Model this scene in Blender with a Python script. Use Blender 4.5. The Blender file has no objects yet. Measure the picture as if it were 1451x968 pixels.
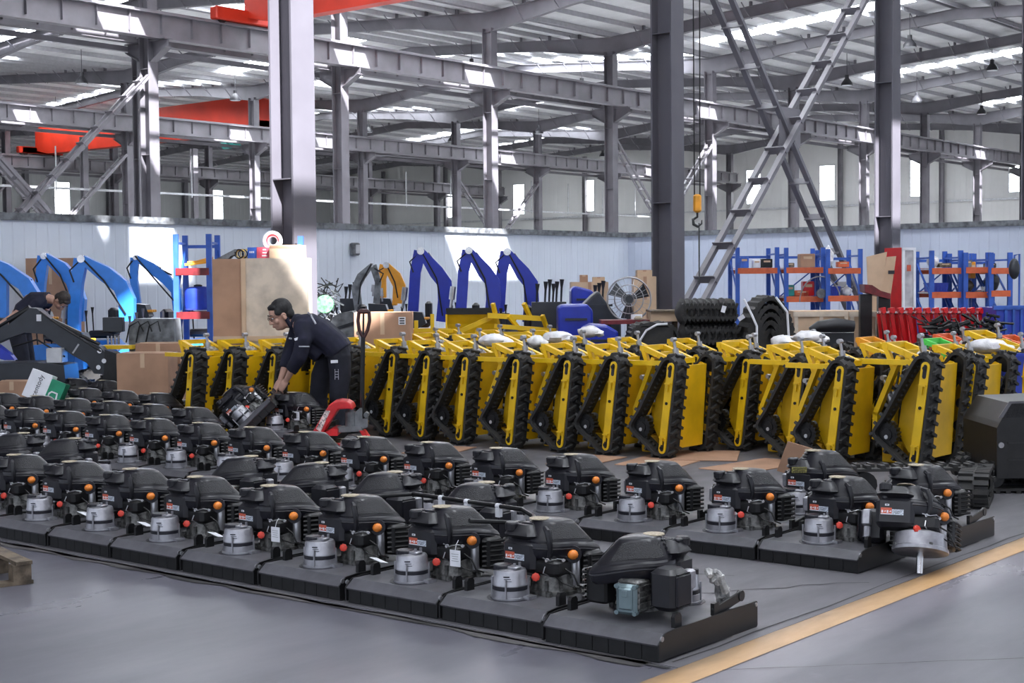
import bpy, bmesh, math, random
from mathutils import Vector, Matrix
R = random.Random(7)
SC = bpy.context.scene; COL = SC.collection
PI = math.pi
# ------------------------------------------------------------------ mesh builder
class MB:
    def __init__(s): s.v = []; s.f = []; s.m = []
    def add(s, vs, fs, m=0):
        o = len(s.v); s.v += [tuple(p) for p in vs]
        for f in fs: s.f.append([i + o for i in f]); s.m.append(m)
        return s
    def box(s, c, d, m=0, rot=None, ch=0.0, taper=1.0):
        hx, hy, hz = d[0]/2, d[1]/2, d[2]/2
        if ch <= 0:
            vs = [(x*hx*(taper if z > 0 else 1), y*hy*(taper if z > 0 else 1), z*hz) for z in (-1, 1) for x, y in ((-1,-1),(1,-1),(1,1),(-1,1))]
            fs = [(3,2,1,0),(4,5,6,7),(0,1,5,4),(1,2,6,5),(2,3,7,6),(3,0,4,7)]
        else:
            rings = []
            def ring(z, ins, t):
                a, b = (hx-ins)*t, (hy-ins)*t; k = min(ch, a*.9, b*.9)
                return [(-a+k,-b,z),(a-k,-b,z),(a,-b+k,z),(a,b-k,z),(a-k,b,z),(-a+k,b,z),(-a,b-k,z),(-a,-b+k,z)]
            vs = ring(-hz, ch, 1) + ring(-hz+ch, 0, 1) + ring(hz-ch, 0, taper) + ring(hz, ch, taper)
            fs = [tuple(range(7,-1,-1)), tuple(range(24,32))]
            for k in range(3):
                for i in range(8): j = (i+1) % 8; fs.append((k*8+i, k*8+j, k*8+8+j, k*8+8+i))
        if rot is not None: vs = [rot @ Vector(p) for p in vs]
        return s.add([(p[0]+c[0], p[1]+c[1], p[2]+c[2]) for p in vs], fs, m)
    def bar(s, a, b, w, h, m=0, up=(0,0,1), ch=0):
        a, b = Vector(a), Vector(b); d = b - a; L = d.length
        if L < 1e-6: return s
        z = d.normalized(); u = Vector(up); x = u.cross(z)
        if x.length < 1e-4: x = Vector((1,0,0)).cross(z)
        x.normalize(); y = z.cross(x)
        rot = Matrix((x, y, z)).transposed()
        return s.box((a+b)/2, (w, h, L), m, rot, ch)
    def cyl(s, a, b, r, r2=None, n=12, m=0, cap=True):
        a, b = Vector(a), Vector(b); z = (b-a).normalized(); r2 = r if r2 is None else r2
        x = z.orthogonal().normalized(); y = z.cross(x)
        vs = []
        for c, q in ((a, r), (b, r2)):
            for i in range(n):
                t = 2*PI*i/n; vs.append(c + x*(q*math.cos(t)) + y*(q*math.sin(t)))
        fs = [(i, (i+1) % n, n+(i+1) % n, n+i) for i in range(n)]
        if cap: fs += [tuple(range(n-1,-1,-1)), tuple(range(n, 2*n))]
        return s.add(vs, fs, m)
    def tube(s, pts, r, n=6, m=0, closed=False):
        P = [Vector(p) for p in pts]; K = len(P); vs = []; x = None
        for i in range(K):
            if closed: t = P[(i+1) % K] - P[i-1]
            else: t = P[min(i+1, K-1)] - P[max(i-1, 0)]
            t.normalize()
            if x is None: x = t.orthogonal().normalized()
            x = (x - t*x.dot(t));
            if x.length < 1e-5: x = t.orthogonal()
            x.normalize(); y = t.cross(x)
            rr = r[i] if isinstance(r, (list, tuple)) else r
            for k in range(n):
                a = 2*PI*k/n; vs.append(P[i] + x*(rr*math.cos(a)) + y*(rr*math.sin(a)))
        fs = []
        for i in range(K if closed else K-1):
            j = (i+1) % K
            for k in range(n): l = (k+1) % n; fs.append((i*n+k, i*n+l, j*n+l, j*n+k))
        if not closed: fs += [tuple(range(n-1,-1,-1)), tuple(range((K-1)*n, K*n))]
        return s.add(vs, fs, m)
    def lathe(s, prof, c=(0,0,0), n=20, m=0, axis='z', knurl=0):
        vs = []
        for r, z in prof:
            for i in range(n):
                t = 2*PI*i/n; q = r*(1-knurl*(i % 2)); p = (q*math.cos(t), q*math.sin(t), z)
                if axis == 'x': p = (p[2], p[0], p[1])
                if axis == 'y': p = (p[1], p[2], p[0])
                vs.append((p[0]+c[0], p[1]+c[1], p[2]+c[2]))
        K = len(prof); fs = []
        for k in range(K-1):
            for i in range(n): j = (i+1) % n; fs.append((k*n+i, k*n+j, k*n+n+j, k*n+n+i))
        fs += [tuple(range(n-1,-1,-1)), tuple(range((K-1)*n, K*n))]
        return s.add(vs, fs, m)
    def prism(s, pts, a, b, axis='y', m=0):
        # pts: 2D outline; axis y: (x,z) outline along y; x: (y,z); z: (x,y)
        n = len(pts)
        ar = sum(pts[i][0]*pts[(i+1) % n][1]-pts[(i+1) % n][0]*pts[i][1] for i in range(n))
        if ar < 0: pts = pts[::-1]
        def q(p, t): return (p[0], t, p[1]) if axis == 'y' else (t, p[0], p[1]) if axis == 'x' else (p[0], p[1], t)
        vs = [q(p, a) for p in pts] + [q(p, b) for p in pts]
        fs = [(i, (i+1) % n, n+(i+1) % n, n+i) for i in range(n)] + [tuple(range(n-1,-1,-1)), tuple(range(n, 2*n))]
        if axis == 'y': fs = [f[::-1] for f in fs]
        return s.add(vs, fs, m)
    def loft(s, rings, m=0, cap=True):
        n = len(rings[0]); vs = [p for r in rings for p in r]; fs = []
        for k in range(len(rings)-1):
            for i in range(n): j = (i+1) % n; fs.append((k*n+i, k*n+j, k*n+n+j, k*n+n+i))
        if cap: fs += [tuple(range(n-1,-1,-1)), tuple(range((len(rings)-1)*n, len(rings)*n))]
        return s.add(vs, fs, m)
    def blob(s, c, d, m=0, n=10, k=6, jit=0.0):
        vs = []
        for i in range(k+1):
            a = PI*i/k - PI/2
            for j in range(n):
                t = 2*PI*j/n; q = 1 + (R.uniform(-jit, jit) if jit else 0)
                vs.append((c[0]+d[0]/2*q*math.cos(a)*math.cos(t), c[1]+d[1]/2*q*math.cos(a)*math.sin(t), c[2]+d[2]/2*q*math.sin(a)))
        fs = [(i*n+j, i*n+(j+1) % n, (i+1)*n+(j+1) % n, (i+1)*n+j) for i in range(k) for j in range(n)]
        return s.add(vs, fs, m)
    def xf(s, M): s.v = [tuple(M @ Vector(p)) for p in s.v]; return s
    def build(s, name, mats, parent=None, smooth=35, loc=None):
        me = bpy.data.meshes.new(name); me.from_pydata(s.v, [], s.f)
        for mm in (mats if isinstance(mats, (list, tuple)) else [mats]): me.materials.append(mm)
        me.polygons.foreach_set('material_index', s.m)
        if smooth: 
            me.polygons.foreach_set('use_smooth', [True]*len(me.polygons)); me.set_sharp_from_angle(angle=math.radians(smooth))
        me.update()
        o = bpy.data.objects.new(name, me); COL.objects.link(o)
        if parent is not None: o.parent = parent
        if loc is not None: o.location = loc
        return o
def tag(o, label=None, cat=None, group=None, kind=None):
    for k, v in (('label', label), ('category', cat), ('group', group), ('kind', kind)):
        if v: o[k] = v
    return o
def thing(name, loc, label, cat, group=None, rz=0.0):
    o = bpy.data.objects.new(name, None); COL.objects.link(o); o.location = loc; o.rotation_euler = (0, 0, rz)
    o.empty_display_size = .1
    return tag(o, label, cat, group)
def struct(name, mb, mat, smooth=30): return tag(mb.build(name, mat, None, smooth), kind='structure')
def dup(o, parent=None):
    c = o.copy(); COL.objects.link(c)
    if parent is not None: c.parent = parent
    for ch in list(o.children): dup(ch, c)
    return c
ORD = 'first second third fourth fifth sixth seventh eighth ninth tenth eleventh twelfth thirteenth fourteenth fifteenth sixteenth seventeenth eighteenth nineteenth twentieth'.split()
# ------------------------------------------------------------------ materials
def mat(name, col, rough=.5, metal=0., noise=.12, scale=6., bump=0., spec=.5, coat=0., bscale=None, dirt=None):
    m = bpy.data.materials.new(name); m.use_nodes = True; nt = m.node_tree; N = nt.nodes; L = nt.links
    b = N['Principled BSDF']; b.inputs['Roughness'].default_value = rough; b.inputs['Metallic'].default_value = metal
    b.inputs['Specular IOR Level'].default_value = spec; b.inputs['Coat Weight'].default_value = coat
    c = (*col, 1)
    tc = N.new('ShaderNodeTexCoord'); nz = N.new('ShaderNodeTexNoise'); nz.inputs['Scale'].default_value = scale; nz.inputs['Detail'].default_value = 5
    L.new(tc.outputs['Object'], nz.inputs['Vector'])
    mx = N.new('ShaderNodeMix'); mx.data_type = 'RGBA'
    d = dirt if dirt else tuple(x*(1-2.2*noise) for x in col)
    mx.inputs[6].default_value = (*d, 1); mx.inputs[7].default_value = tuple(min(1, x*(1+noise*.6)) for x in col)+(1,)
    rp = N.new('ShaderNodeMapRange'); rp.inputs[1].default_value = .32; rp.inputs[2].default_value = .62
    L.new(nz.outputs['Fac'], rp.inputs[0]); L.new(rp.outputs[0], mx.inputs[0]); L.new(mx.outputs[2], b.inputs['Base Color'])
    if bump:
        n2 = N.new('ShaderNodeTexNoise'); n2.inputs['Scale'].default_value = bscale or scale*6; n2.inputs['Detail'].default_value = 3
        L.new(tc.outputs['Object'], n2.inputs['Vector'])
        bp = N.new('ShaderNodeBump'); bp.inputs['Strength'].default_value = bump; bp.inputs['Distance'].default_value = .01
        L.new(n2.outputs['Fac'], bp.inputs['Height']); L.new(bp.outputs[0], b.inputs['Normal'])
    return m
def emit(name, col, st):
    m = bpy.data.materials.new(name); m.use_nodes = True; b = m.node_tree.nodes['Principled BSDF']
    b.inputs['Base Color'].default_value = (.8,.8,.8,1); b.inputs['Emission Color'].default_value = (*col, 1); b.inputs['Emission Strength'].default_value = st
    return m
def wave(m, axis, per, strength=.6, width=.5):
    # ribs of sheet metal cladding as bump
    nt = m.node_tree; N = nt.nodes; L = nt.links; b = N['Principled BSDF']
    tc = N.new('ShaderNodeTexCoord'); sp = N.new('ShaderNodeSeparateXYZ'); L.new(tc.outputs['Object'], sp.inputs[0])
    mu = N.new('ShaderNodeMath'); mu.operation = 'MULTIPLY'; mu.inputs[1].default_value = 1/per; L.new(sp.outputs[axis], mu.inputs[0])
    fr = N.new('ShaderNodeMath'); fr.operation = 'FRACT'; L.new(mu.outputs[0], fr.inputs[0])
    rp = N.new('ShaderNodeMapRange'); rp.interpolation_type = 'SMOOTHSTEP'; rp.inputs[1].default_value = 0; rp.inputs[2].default_value = width*.5
    pp = N.new('ShaderNodeMath'); pp.operation = 'PINGPONG'; pp.inputs[1].default_value = .5; L.new(fr.outputs[0], pp.inputs[0]); L.new(pp.outputs[0], rp.inputs[0])
    bp = N.new('ShaderNodeBump'); bp.inputs['Strength'].default_value = strength; bp.inputs['Distance'].default_value = .03
    L.new(rp.outputs[0], bp.inputs['Height']); L.new(bp.outputs[0], b.inputs['Normal'])
    return m
M = dict(
 deck=mat('deck_powder_coat', (.092,.091,.102), .42, noise=.14, scale=9, bump=.04, spec=.5),
 deckside=mat('deck_side_black', (.010,.010,.011), .38, noise=.2),
 rubber=mat('flap_rubber', (.006,.006,.007), .6, noise=.2, scale=14),
 plastic=mat('black_plastic', (.009,.009,.013), .42, noise=.15, scale=12),
 cover=mat('cover_plastic', (.008,.008,.0125), .32, noise=.15, scale=12, bump=.03, bscale=300, spec=.4),
 grille=mat('grille_plastic', (.006,.006,.009), .5, noise=.2, scale=60, bump=.5, bscale=160),
 alu=mat('cast_aluminium', (.40,.40,.43), .36, .75, noise=.14, scale=16, bump=.05),
 castdark=mat('cast_engine_block', (.16,.16,.155), .5, .6, noise=.35, scale=30, bump=.3, bscale=60),
 chrome=mat('bright_metal', (.62,.62,.63), .22, 1, noise=.1),
 blkmetal=mat('black_metal', (.010,.010,.011), .4, .2, noise=.2, scale=14),
 band=mat('dark_band', (.008,.008,.014), .45),
 orange=mat('orange_knob', (.75,.22,.03), .4, noise=.08), red=mat('red_cap', (.60,.04,.02), .4, noise=.08),
 sticker=mat('tan_sticker', (.40,.34,.24), .6, noise=.2, scale=90), white=mat('white_paper', (.75,.76,.80), .7, noise=.05),
 lblred=mat('label_red', (.55,.10,.05), .5), lblgrey=mat('label_grey', (.55,.60,.68), .5, noise=.25, scale=160), lblyel=mat('label_yellow', (.42,.38,.12), .5, noise=.4, scale=120), ink=mat('ink', (.02,.02,.03), .6),
 bluemetal=mat('valve_cover_grey', (.20,.27,.29), .3, .5, noise=.1),
 wrap=mat('plastic_wrap', (.42,.42,.41), .3, noise=.3, scale=26, bump=.6, bscale=40),
 yellow=mat('yellow_paint', (.80,.50,.008), .38, noise=.08, scale=4, spec=.5), redd=mat('dark_red_paint', (.16,.012,.016), .45, noise=.2, scale=8), yellowd=mat('yellow_paint_hull', (.72,.42,.006), .42, noise=.12, scale=3),
 track=mat('track_rubber', (.017,.017,.018), .7, noise=.35, scale=20, bump=.2, dirt=(.03,.028,.025)),
 steel=mat('brushed_steel', (.42,.42,.44), .35, .85, noise=.15), brass=mat('brass', (.6,.42,.12), .35, .8),
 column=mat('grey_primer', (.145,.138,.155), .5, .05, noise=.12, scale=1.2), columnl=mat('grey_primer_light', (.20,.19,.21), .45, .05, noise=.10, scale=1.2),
 coldim=mat('grey_primer_dimmed', (.105,.10,.118), .5, noise=.1, scale=1), rafter=mat('rafter_grey', (.17,.165,.185), .55, noise=.1, scale=1),  # first-row column primer with the weaker foreground light put into its colour
 redcrane=mat('crane_red', (.62,.035,.012), .45, noise=.08, scale=1), teal=mat('teal_paint', (.02,.28,.25), .4),
 bluel=mat('sky_blue_paint', (.03,.22,.72), .35, noise=.06), blued=mat('royal_blue_paint', (.010,.028,.36), .32, noise=.08),
 bluer=mat('rack_blue', (.028,.10,.44), .45, noise=.1), orangeb=mat('rack_orange', (.62,.12,.04), .5, noise=.12),
 dgrey=mat('charcoal_paint', (.020,.024,.032), .35, noise=.12), mgrey=mat('grey_paint', (.16,.17,.18), .45, noise=.3, scale=8),
 orangep=mat('orange_paint', (.85,.36,.02), .4, noise=.1), reelgreen=mat('reel_green', (.12,.40,.16), .5, noise=.3, scale=20), green=mat('green_paint', (.10,.62,.10), .4, noise=.1), ored=mat('vermilion_paint', (.80,.13,.035), .4, noise=.1),
 carton=mat('corrugated_cardboard', (.40,.235,.15), .8, noise=.09, scale=3), cartonl=mat('light_cardboard', (.56,.40,.27), .8, noise=.08, scale=3),
 ply=mat('plywood', (.60,.51,.41), .75, noise=.12, scale=5), wood=mat('pallet_wood', (.15,.115,.08), .8, noise=.3, scale=14, bump=.2),
 redp=mat('red_paint', (.60,.008,.012), .3, noise=.1, scale=5), glass=mat('cabinet_glass', (.42,.40,.42), .08, noise=.3, scale=3, spec=.8),
 bagw=mat('white_plastic_bag', (.78,.77,.78), .4, noise=.12, scale=9, bump=.4), bluec=mat('blue_plastic_crate', (.02,.05,.42), .4, noise=.1),
 skin=mat('skin', (.55,.32,.24), .5, noise=.06, scale=14), hair=mat('black_hair', (.008,.007,.008), .6, noise=.3, scale=60, bump=.4),
 navy=mat('navy_workwear', (.0095,.0105,.028), .85, noise=.2, scale=8, bump=.25, bscale=20), navyt=mat('navy_trousers', (.011,.012,.022), .85, noise=.2, scale=8, bump=.25, bscale=20),
 reflect=mat('grey_reflective_piping', (.42,.42,.47), .4), lens=mat('spectacle_frame', (.10,.06,.05), .3, .4), shoe=mat('shoe_black', (.01,.01,.01), .5), iris=mat('eye_dark', (.015,.01,.01), .2), lip=mat('lip', (.42,.18,.15), .5),
 jack=mat('pallet_jack_red', (.62,.025,.03), .35, noise=.12, scale=10), plaque=mat('decal', (.62,.50,.48), .6, noise=.6, scale=60), nylon=mat('wheel_nylon', (.45,.46,.44), .5, noise=.2),
 lampblk=mat('lamp_black', (.02,.02,.025), .5), greenc=mat('carton_green', (.01,.25,.13), .6), bluebox=mat('blue_box_print', (.04,.13,.55), .5), pinkbox=mat('red_box_print', (.65,.08,.12), .5), cable=mat('grey_wire', (.25,.25,.26), .5),
 purlin=mat('purlin', (.42,.42,.44), .6, noise=.05), trunk=mat('galvanised', (.52,.53,.55), .4, .3, noise=.1),
)
# ------------------------------------------------------------------ camera (world +X runs along the bays, +Y across them)
F = 2100.; EYE = 1.68; YAW = math.atan2(1723.5, F); PITCH = math.atan(87/F); ROLL = .009
FW = Vector((math.cos(YAW)*math.cos(PITCH), math.sin(YAW)*math.cos(PITCH), -math.sin(PITCH)))
RT0 = Vector((math.sin(YAW), -math.cos(YAW), 0)); UP0 = RT0.cross(FW)
RT = RT0*math.cos(ROLL) - UP0*math.sin(ROLL); UP = UP0*math.cos(ROLL) + RT0*math.sin(ROLL)
cd = bpy.data.cameras.new('camera'); cam = bpy.data.objects.new('camera', cd); COL.objects.link(cam); SC.camera = cam
cam.matrix_world = Matrix(((RT.x, UP.x, -FW.x, 0), (RT.y, UP.y, -FW.y, 0), (RT.z, UP.z, -FW.z, EYE), (0,0,0,1)))
cd.sensor_width = 36; cd.sensor_fit = 'HORIZONTAL'; cd.lens = 36*F/1451; cd.clip_start = .05; cd.clip_end = 500
CAM = Vector((0,0,EYE))
def ray(px, py): return FW + RT*((px-725.5)/F) + UP*((484-py)/F)
def at(px, py, d): return CAM + ray(px, py)*d
def hor(px): return 397 + .009*(725.5-px)
VANG = math.atan2(RT0.y, RT0.x)    # rotation that turns local +x to the right of the view, +y away from it
class Spot:
    """a place on the floor d metres ahead; p() turns a sight line at that distance into local (x, z) metres"""
    def __init__(s, px, d):
        s.px, s.d = px, d; q = at(px, hor(px), d); s.loc = (q.x, q.y, 0); s.k = d/F
    def x(s, px): return (px-s.px)*s.k
    def z(s, py, px=None): return EYE - (py-hor(px if px else s.px))*s.k
    def p(s, px, py): return (s.x(px), s.z(py, px))
    def pts(s, l): return [s.p(*q) for q in l]
    def thing(s, name, label, cat, group=None, rz=0): return thing(name, s.loc, label, cat, group, VANG+rz)
def project(p):
    d = Vector(p)-CAM; z = d.dot(FW); return 725.5+F*d.dot(RT)/z, 484-F*d.dot(UP)/z, z
# ------------------------------------------------------------------ the hall
KS = 1.25
def sy(y): return y*KS
def sz(z): return EYE + (z-EYE)*KS
FX = [12.06 + 8.075*k for k in range(-1, 12)]      # portal frames along X (index 0 = one frame nearer than the first seen)
ROWS = [-10.38, 13.25, 37.4, 60.6, 84.2, 107.8]
EAVE, SLOPE = 11.75, .07
PY0 = 17.4*KS
XW = 103.0
def roofz(b, y):
    a, c = ROWS[b], ROWS[b+1]; return EAVE + .32 + SLOPE*min(y-a, c-y)
# floor
fl = mat('epoxy_floor', (.16,.16,.185), .22, noise=.06, scale=.5, spec=.22)
def floor_nodes(m, base, dark, rough0, rough1, sc):
    nt = m.node_tree; N = nt.nodes; L = nt.links; b = N['Principled BSDF']
    tc = N.new('ShaderNodeTexCoord')
    a = N.new('ShaderNodeTexNoise'); a.inputs['Scale'].default_value = sc; a.inputs['Detail'].default_value = 8; a.inputs['Roughness'].default_value = .62
    mp = N.new('ShaderNodeMapping'); mp.inputs['Scale'].default_value = (.5, 1.6, 1); L.new(tc.outputs['Object'], mp.inputs[0]); L.new(mp.outputs[0], a.inputs['Vector'])
    mr = N.new('ShaderNodeMapRange'); mr.inputs[1].default_value = .3; mr.inputs[2].default_value = .7; L.new(a.outputs['Fac'], mr.inputs[0])
    mx = N.new('ShaderNodeMix'); mx.data_type = 'RGBA'; mx.inputs[6].default_value = (*dark,1); mx.inputs[7].default_value = (*base,1)
    L.new(mr.outputs[0], mx.inputs[0])
    v = N.new('ShaderNodeTexNoise'); v.inputs['Scale'].default_value = 9; v.inputs['Detail'].default_value = 9; L.new(tc.outputs['Object'], v.inputs['Vector'])
    m2 = N.new('ShaderNodeMapRange'); m2.inputs[1].default_value = .66; m2.inputs[2].default_value = .78; L.new(v.outputs['Fac'], m2.inputs[0])
    mx2 = N.new('ShaderNodeMix'); mx2.data_type = 'RGBA'; mx2.inputs[7].default_value = (*[min(1,x*1.7) for x in base],1)
    mu = N.new('ShaderNodeMath'); mu.operation = 'MULTIPLY'; mu.inputs[1].default_value = .16; L.new(m2.outputs[0], mu.inputs[0]); L.new(mu.outputs[0], mx2.inputs[0])
    L.new(mx.outputs[2], mx2.inputs[6]); L.new(mx2.outputs[2], b.inputs['Base Color'])
    rr = N.new('ShaderNodeMapRange'); rr.inputs[3].default_value = rough1; rr.inputs[4].default_value = rough0; L.new(mr.outputs[0], rr.inputs[0]); L.new(rr.outputs[0], b.inputs['Roughness'])
    return m
floor_nodes(fl, (.125,.122,.146), (.10,.098,.117), .24, .38, .8)
fc = floor_nodes(mat('dusty_concrete', (.2,.2,.21), .6, noise=.05, scale=1, spec=.25), (.150,.145,.158), (.105,.102,.112), .42, .65, 1.1)
m_line = floor_nodes(mat('worn_yellow_line', (.5,.3,.1), .5, noise=.05), (.34,.205,.095), (.24,.16,.09), .35, .55, 3)
m_joint = mat('dark_joint', (.035,.034,.036), .7, noise=.3, scale=3)
struct('floor', MB().box((45, 50, -.05), (190, 170, .1)), fl)
def slab(x0, y0, x1, y1, z0, z1, mm, name):
    return struct(name, MB().box(((x0+x1)/2, (y0+y1)/2, (z0+z1)/2), (x1-x0, y1-y0, z1-z0)), mm)
slab(5.34, 3.47, 60, 13.0, -.0, .0025, fc, 'floor_storage')
slab(-5, PY0+.3, XW, 107, .0, .004, mat('pale_bounce', (.44,.44,.44), .6, noise=.06, scale=.4), 'floor_bounce_slab')  # unseen pale slab, added to bounce sunlight up onto the roof
# painted line along the aisle, a joint beside it and the grimy joint along the first row
mb = MB(); 
mb.add([(3.0,3.30,.0035),(62,3.22,.0035),(62,3.39,.0035),(3.0,3.47,.0035)], [(0,1,2,3)]); struct('floor_line', mb, m_line)
def crack(name, p, w):
    mb = MB(); n = len(p)
    for i in range(n):
        q = p[i]; d = (Vector(p[min(i+1,n-1)])-Vector(p[max(i-1,0)])).normalized(); s = Vector((-d.y, d.x))*(w*R.uniform(.4,1.2))
        mb.v += [(q[0]+s.x, q[1]+s.y, .0042), (q[0]-s.x, q[1]-s.y, .0042)]
    for i in range(n-1): mb.f.append([2*i, 2*i+1, 2*i+3, 2*i+2]); mb.m.append(0)
    struct(name, mb, m_joint)
def wig(a, b, n, w): return [(a[0]+(b[0]-a[0])*i/n+R.uniform(-w,w), a[1]+(b[1]-a[1])*i/n+R.uniform(-w,w)) for i in range(n+1)]
crack('floor_joint', wig((5.31,3.5),(5.29,13),60,.012), .022)
m_grime = mat('grimy_edge', (.075,.07,.07), .6, noise=.35, scale=2)
crack2 = [(q[0]-.02, q[1]) for q in wig((5.31,3.6),(5.29,13),50,.015)]
mj = m_joint; m_joint = m_grime; crack('floor_grime', crack2, .045); m_joint = mj
crack('floor_joint', wig((5.4,3.53),(30,3.44),70,.012), .008)
crack('floor_crack', wig((6.2,4.6),(7.5,3.6),16,.03), .007)
crack('floor_crack', wig((6.75,5.2),(7.2,4.3),10,.02), .005)
crack('floor_joint', wig((5.42,3.3),(8.2,.6),30,.004), .003)
# roof sheets with skylight strips, purlins
roofm = wave(mat('roof_sheet', (.72,.72,.73), .5, noise=.08, scale=.6), 0, .42, .5)
skym = emit('skylight_panel', (.90,.95,1.0), 13.0)
skyn = emit('aisle_fill_skylight', (.90,.95,1.0), 5.5)  # softer glow for the unseen strips added above the aisle
clr = bpy.data.materials.new('clear_skylight'); clr.use_nodes = True
nt = clr.node_tree; tb = nt.nodes.new('ShaderNodeBsdfTransparent'); tb.inputs[0].default_value = (.95,.96,1,1); ms = nt.nodes.new('ShaderNodeMixShader'); ms.inputs[0].default_value = .85
nt.links.new(nt.nodes['Principled BSDF'].outputs[0], ms.inputs[1]); nt.links.new(tb.outputs[0], ms.inputs[2]); nt.links.new(ms.outputs[0], nt.nodes['Material Output'].inputs[0])
nt.nodes['Principled BSDF'].inputs['Emission Color'].default_value = (.92,.96,1,1); nt.nodes['Principled BSDF'].inputs['Emission Strength'].default_value = 75
def xs1(*l): return [KS*x for x in l]
# skylight strips (centre x, y0, y1 or None for the whole slope, width, clear?) for every bay and slope
SKY = {(0,0): [(x, -9.5, .8, 1.3, 0) for x in (-6, 2, 10, 18, 26, 34, 42)] + [(7.0, -.6, 1.0, 1.6, 1), (22.6, -.6, 1.0, 1.6, 1)],  # unseen aisle strips, added for soft fill; clear ones aim sun at columns
       (0,1): [(x, 2.2, 8.6, 1.0, 0) for x in (-5, 2.2, 15, 30.5, 38)] + [(7.95, 1.6, 5.0, 2.5, 1), (23.6, 1.55, 4.0, 2.2, 1), (11.4, 9.5, 11.7, 1.5, 1), (20.6, 9.5, 11.7, 2.0, 1)],  # unseen too; clear strips placed and sized to throw sun on columns and partition
       (1,0): [(x, 14.6, 24.6, 1.5, 1) for x in xs1(20.2, 27.8, 33.2, 46.2, 59.2, 72.2)],
       (1,1): [(x, 26.2, 36.0, 1.5, 1) for x in xs1(20.2, 27.8, 33.2, 46.2, 59.2, 72.2)],
       (2,0): [(x, 38.5, 48.4, 1.5, 1) for x in xs1(24.5, 31.9, 45, 48.1, 58, 71)], (2,1): [(x, 49.6, 59.6, 1.5, 1) for x in xs1(29.4, 39.5, 44.5, 57, 70)],
       (3,0): [(x, 61.6, 71.6, 1.6, 0) for x in xs1(31, 40.7, 54, 67.3)], (3,1): [(x, 73, 83, 1.6, 0) for x in xs1(42.3, 55, 67.6, 75)],
       (4,0): [(x, 85, 95, 1.6, 0) for x in xs1(45, 58, 70)], (4,1): []}
X0R, X1R = -12, XW
for b in range(5):
    y0, y1 = ROWS[b], ROWS[b+1]; ym = (y0+y1)/2; sh = MB(); pu = MB(); sk = MB(); ck = MB(); sn = MB()
    for h, (a, c) in enumerate(((y0, ym), (ym, y1))):
        xs = sorted(SKY[(b, h)]); cur = X0R
        def quad(m, xa, xb, ya, yb, dz=0, mi=0):
            za, zb = roofz(b, ya)+.2+dz, roofz(b, yb)+.2+dz
            m.add([(xa,ya,za),(xb,ya,za),(xb,yb,zb),(xa,yb,zb),(xa,ya,za+.04),(xb,ya,za+.04),(xb,yb,zb+.04),(xa,yb,zb+.04)], [(3,2,1,0),(4,5,6,7),(0,1,5,4),(1,2,6,5),(2,3,7,6),(3,0,4,7)], mi)
        # group strips that share x
        for (x, ya, yb, w, cl) in xs:
            xa, xb = x-w/2, x+w/2
            if xa < cur: xa = cur
            quad(sh, cur, xa, a, c); quad(sh, xa, xb, a, ya); quad(sh, xa, xb, yb, c); quad(ck if cl else sn if (b, h) == (0, 0) else sk, xa, xb, ya, yb); cur = xb
        quad(sh, cur, X1R, a, c)
        n = int((c-a)/1.48)
        for i in range(n+1):
            y = a+.15+(c-a-.3)*i/n; z = roofz(b, y)
            if b or y > 8: pu.box(((X0R+X1R)/2, y, z+.1), (X1R-X0R, .06, .19))
    struct('roof_sheet', sh, roofm); struct('roof_purlin', pu, M['purlin'], 0)
    if sk.f: struct('skylight_panel', sk, skym)
    if sn.f: struct('skylight_panel', sn, skyn)  # added fill strips over the aisle, out of view
    if ck.f: struct('skylight_panel', ck, clr)
struct('roof_sheet', MB().box((45, -24, 12.2), (114, 27.2, .1)), roofm)  # unseen roof extension, added to keep sun off the aisle floor
# rafters: one haunched gable beam per frame and bay
def rafter(x, b):
    y0, y1 = ROWS[b], ROWS[b+1]; ym = (y0+y1)/2; mb = MB()
    def prof(s):
        a, e = (y0, ym) if s else (y1, ym); d = 1 if s else -1
        N = 6; top = []; bot = []
        for i in range(N+1):
            y = a + (e-a)*i/N; z = roofz(b, y); top.append((y, z)); dep = .78-.33*min(1, i/2.2) if i < 3 else .45
            bot.append((y, z-dep))
        return top, bot
    for s in (1, 0):
        t, u = prof(s)
        mb.prism(t+u[::-1], x-.015, x+.015, 'x')
        for i in range(len(t)-1):
            for q, dz in ((t, -.01), (u, .01)):
                mb.bar((x, q[i][0], q[i][1]+dz), (x, q[i+1][0], q[i+1][1]+dz), .24, .022, up=(1,0,0)) if 0 else mb.add(
                    [(x+sx*.12, q[i+j][0], q[i+j][1]+dz+sz_*.011) for sz_ in (-1,1) for j, sx in ((0,-1),(0,1),(1,1),(1,-1))],
                    [(0,1,2,3),(7,6,5,4),(0,4,5,1),(1,5,6,2),(2,6,7,3),(3,7,4,0)])
        n = 7
        for i in range(1, n):
            y = t[0][0]+(t[-1][0]-t[0][0])*i/n; z = roofz(b, y)
            for e in (-1, 1): mb.bar((x+e*.75, y, z+.06), (x+e*.05, y, z-(.48 if i > 1 else .62)), .035, .035)
            mb.box((x, y, z+.1), (.14, .08, .2))
    struct('roof_beam', mb, M['rafter'], 0)
for b in range(1, 5):
    for x in FX[(1 if b == 1 else 2 if b == 2 else 3):]: rafter(x, b)
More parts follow.
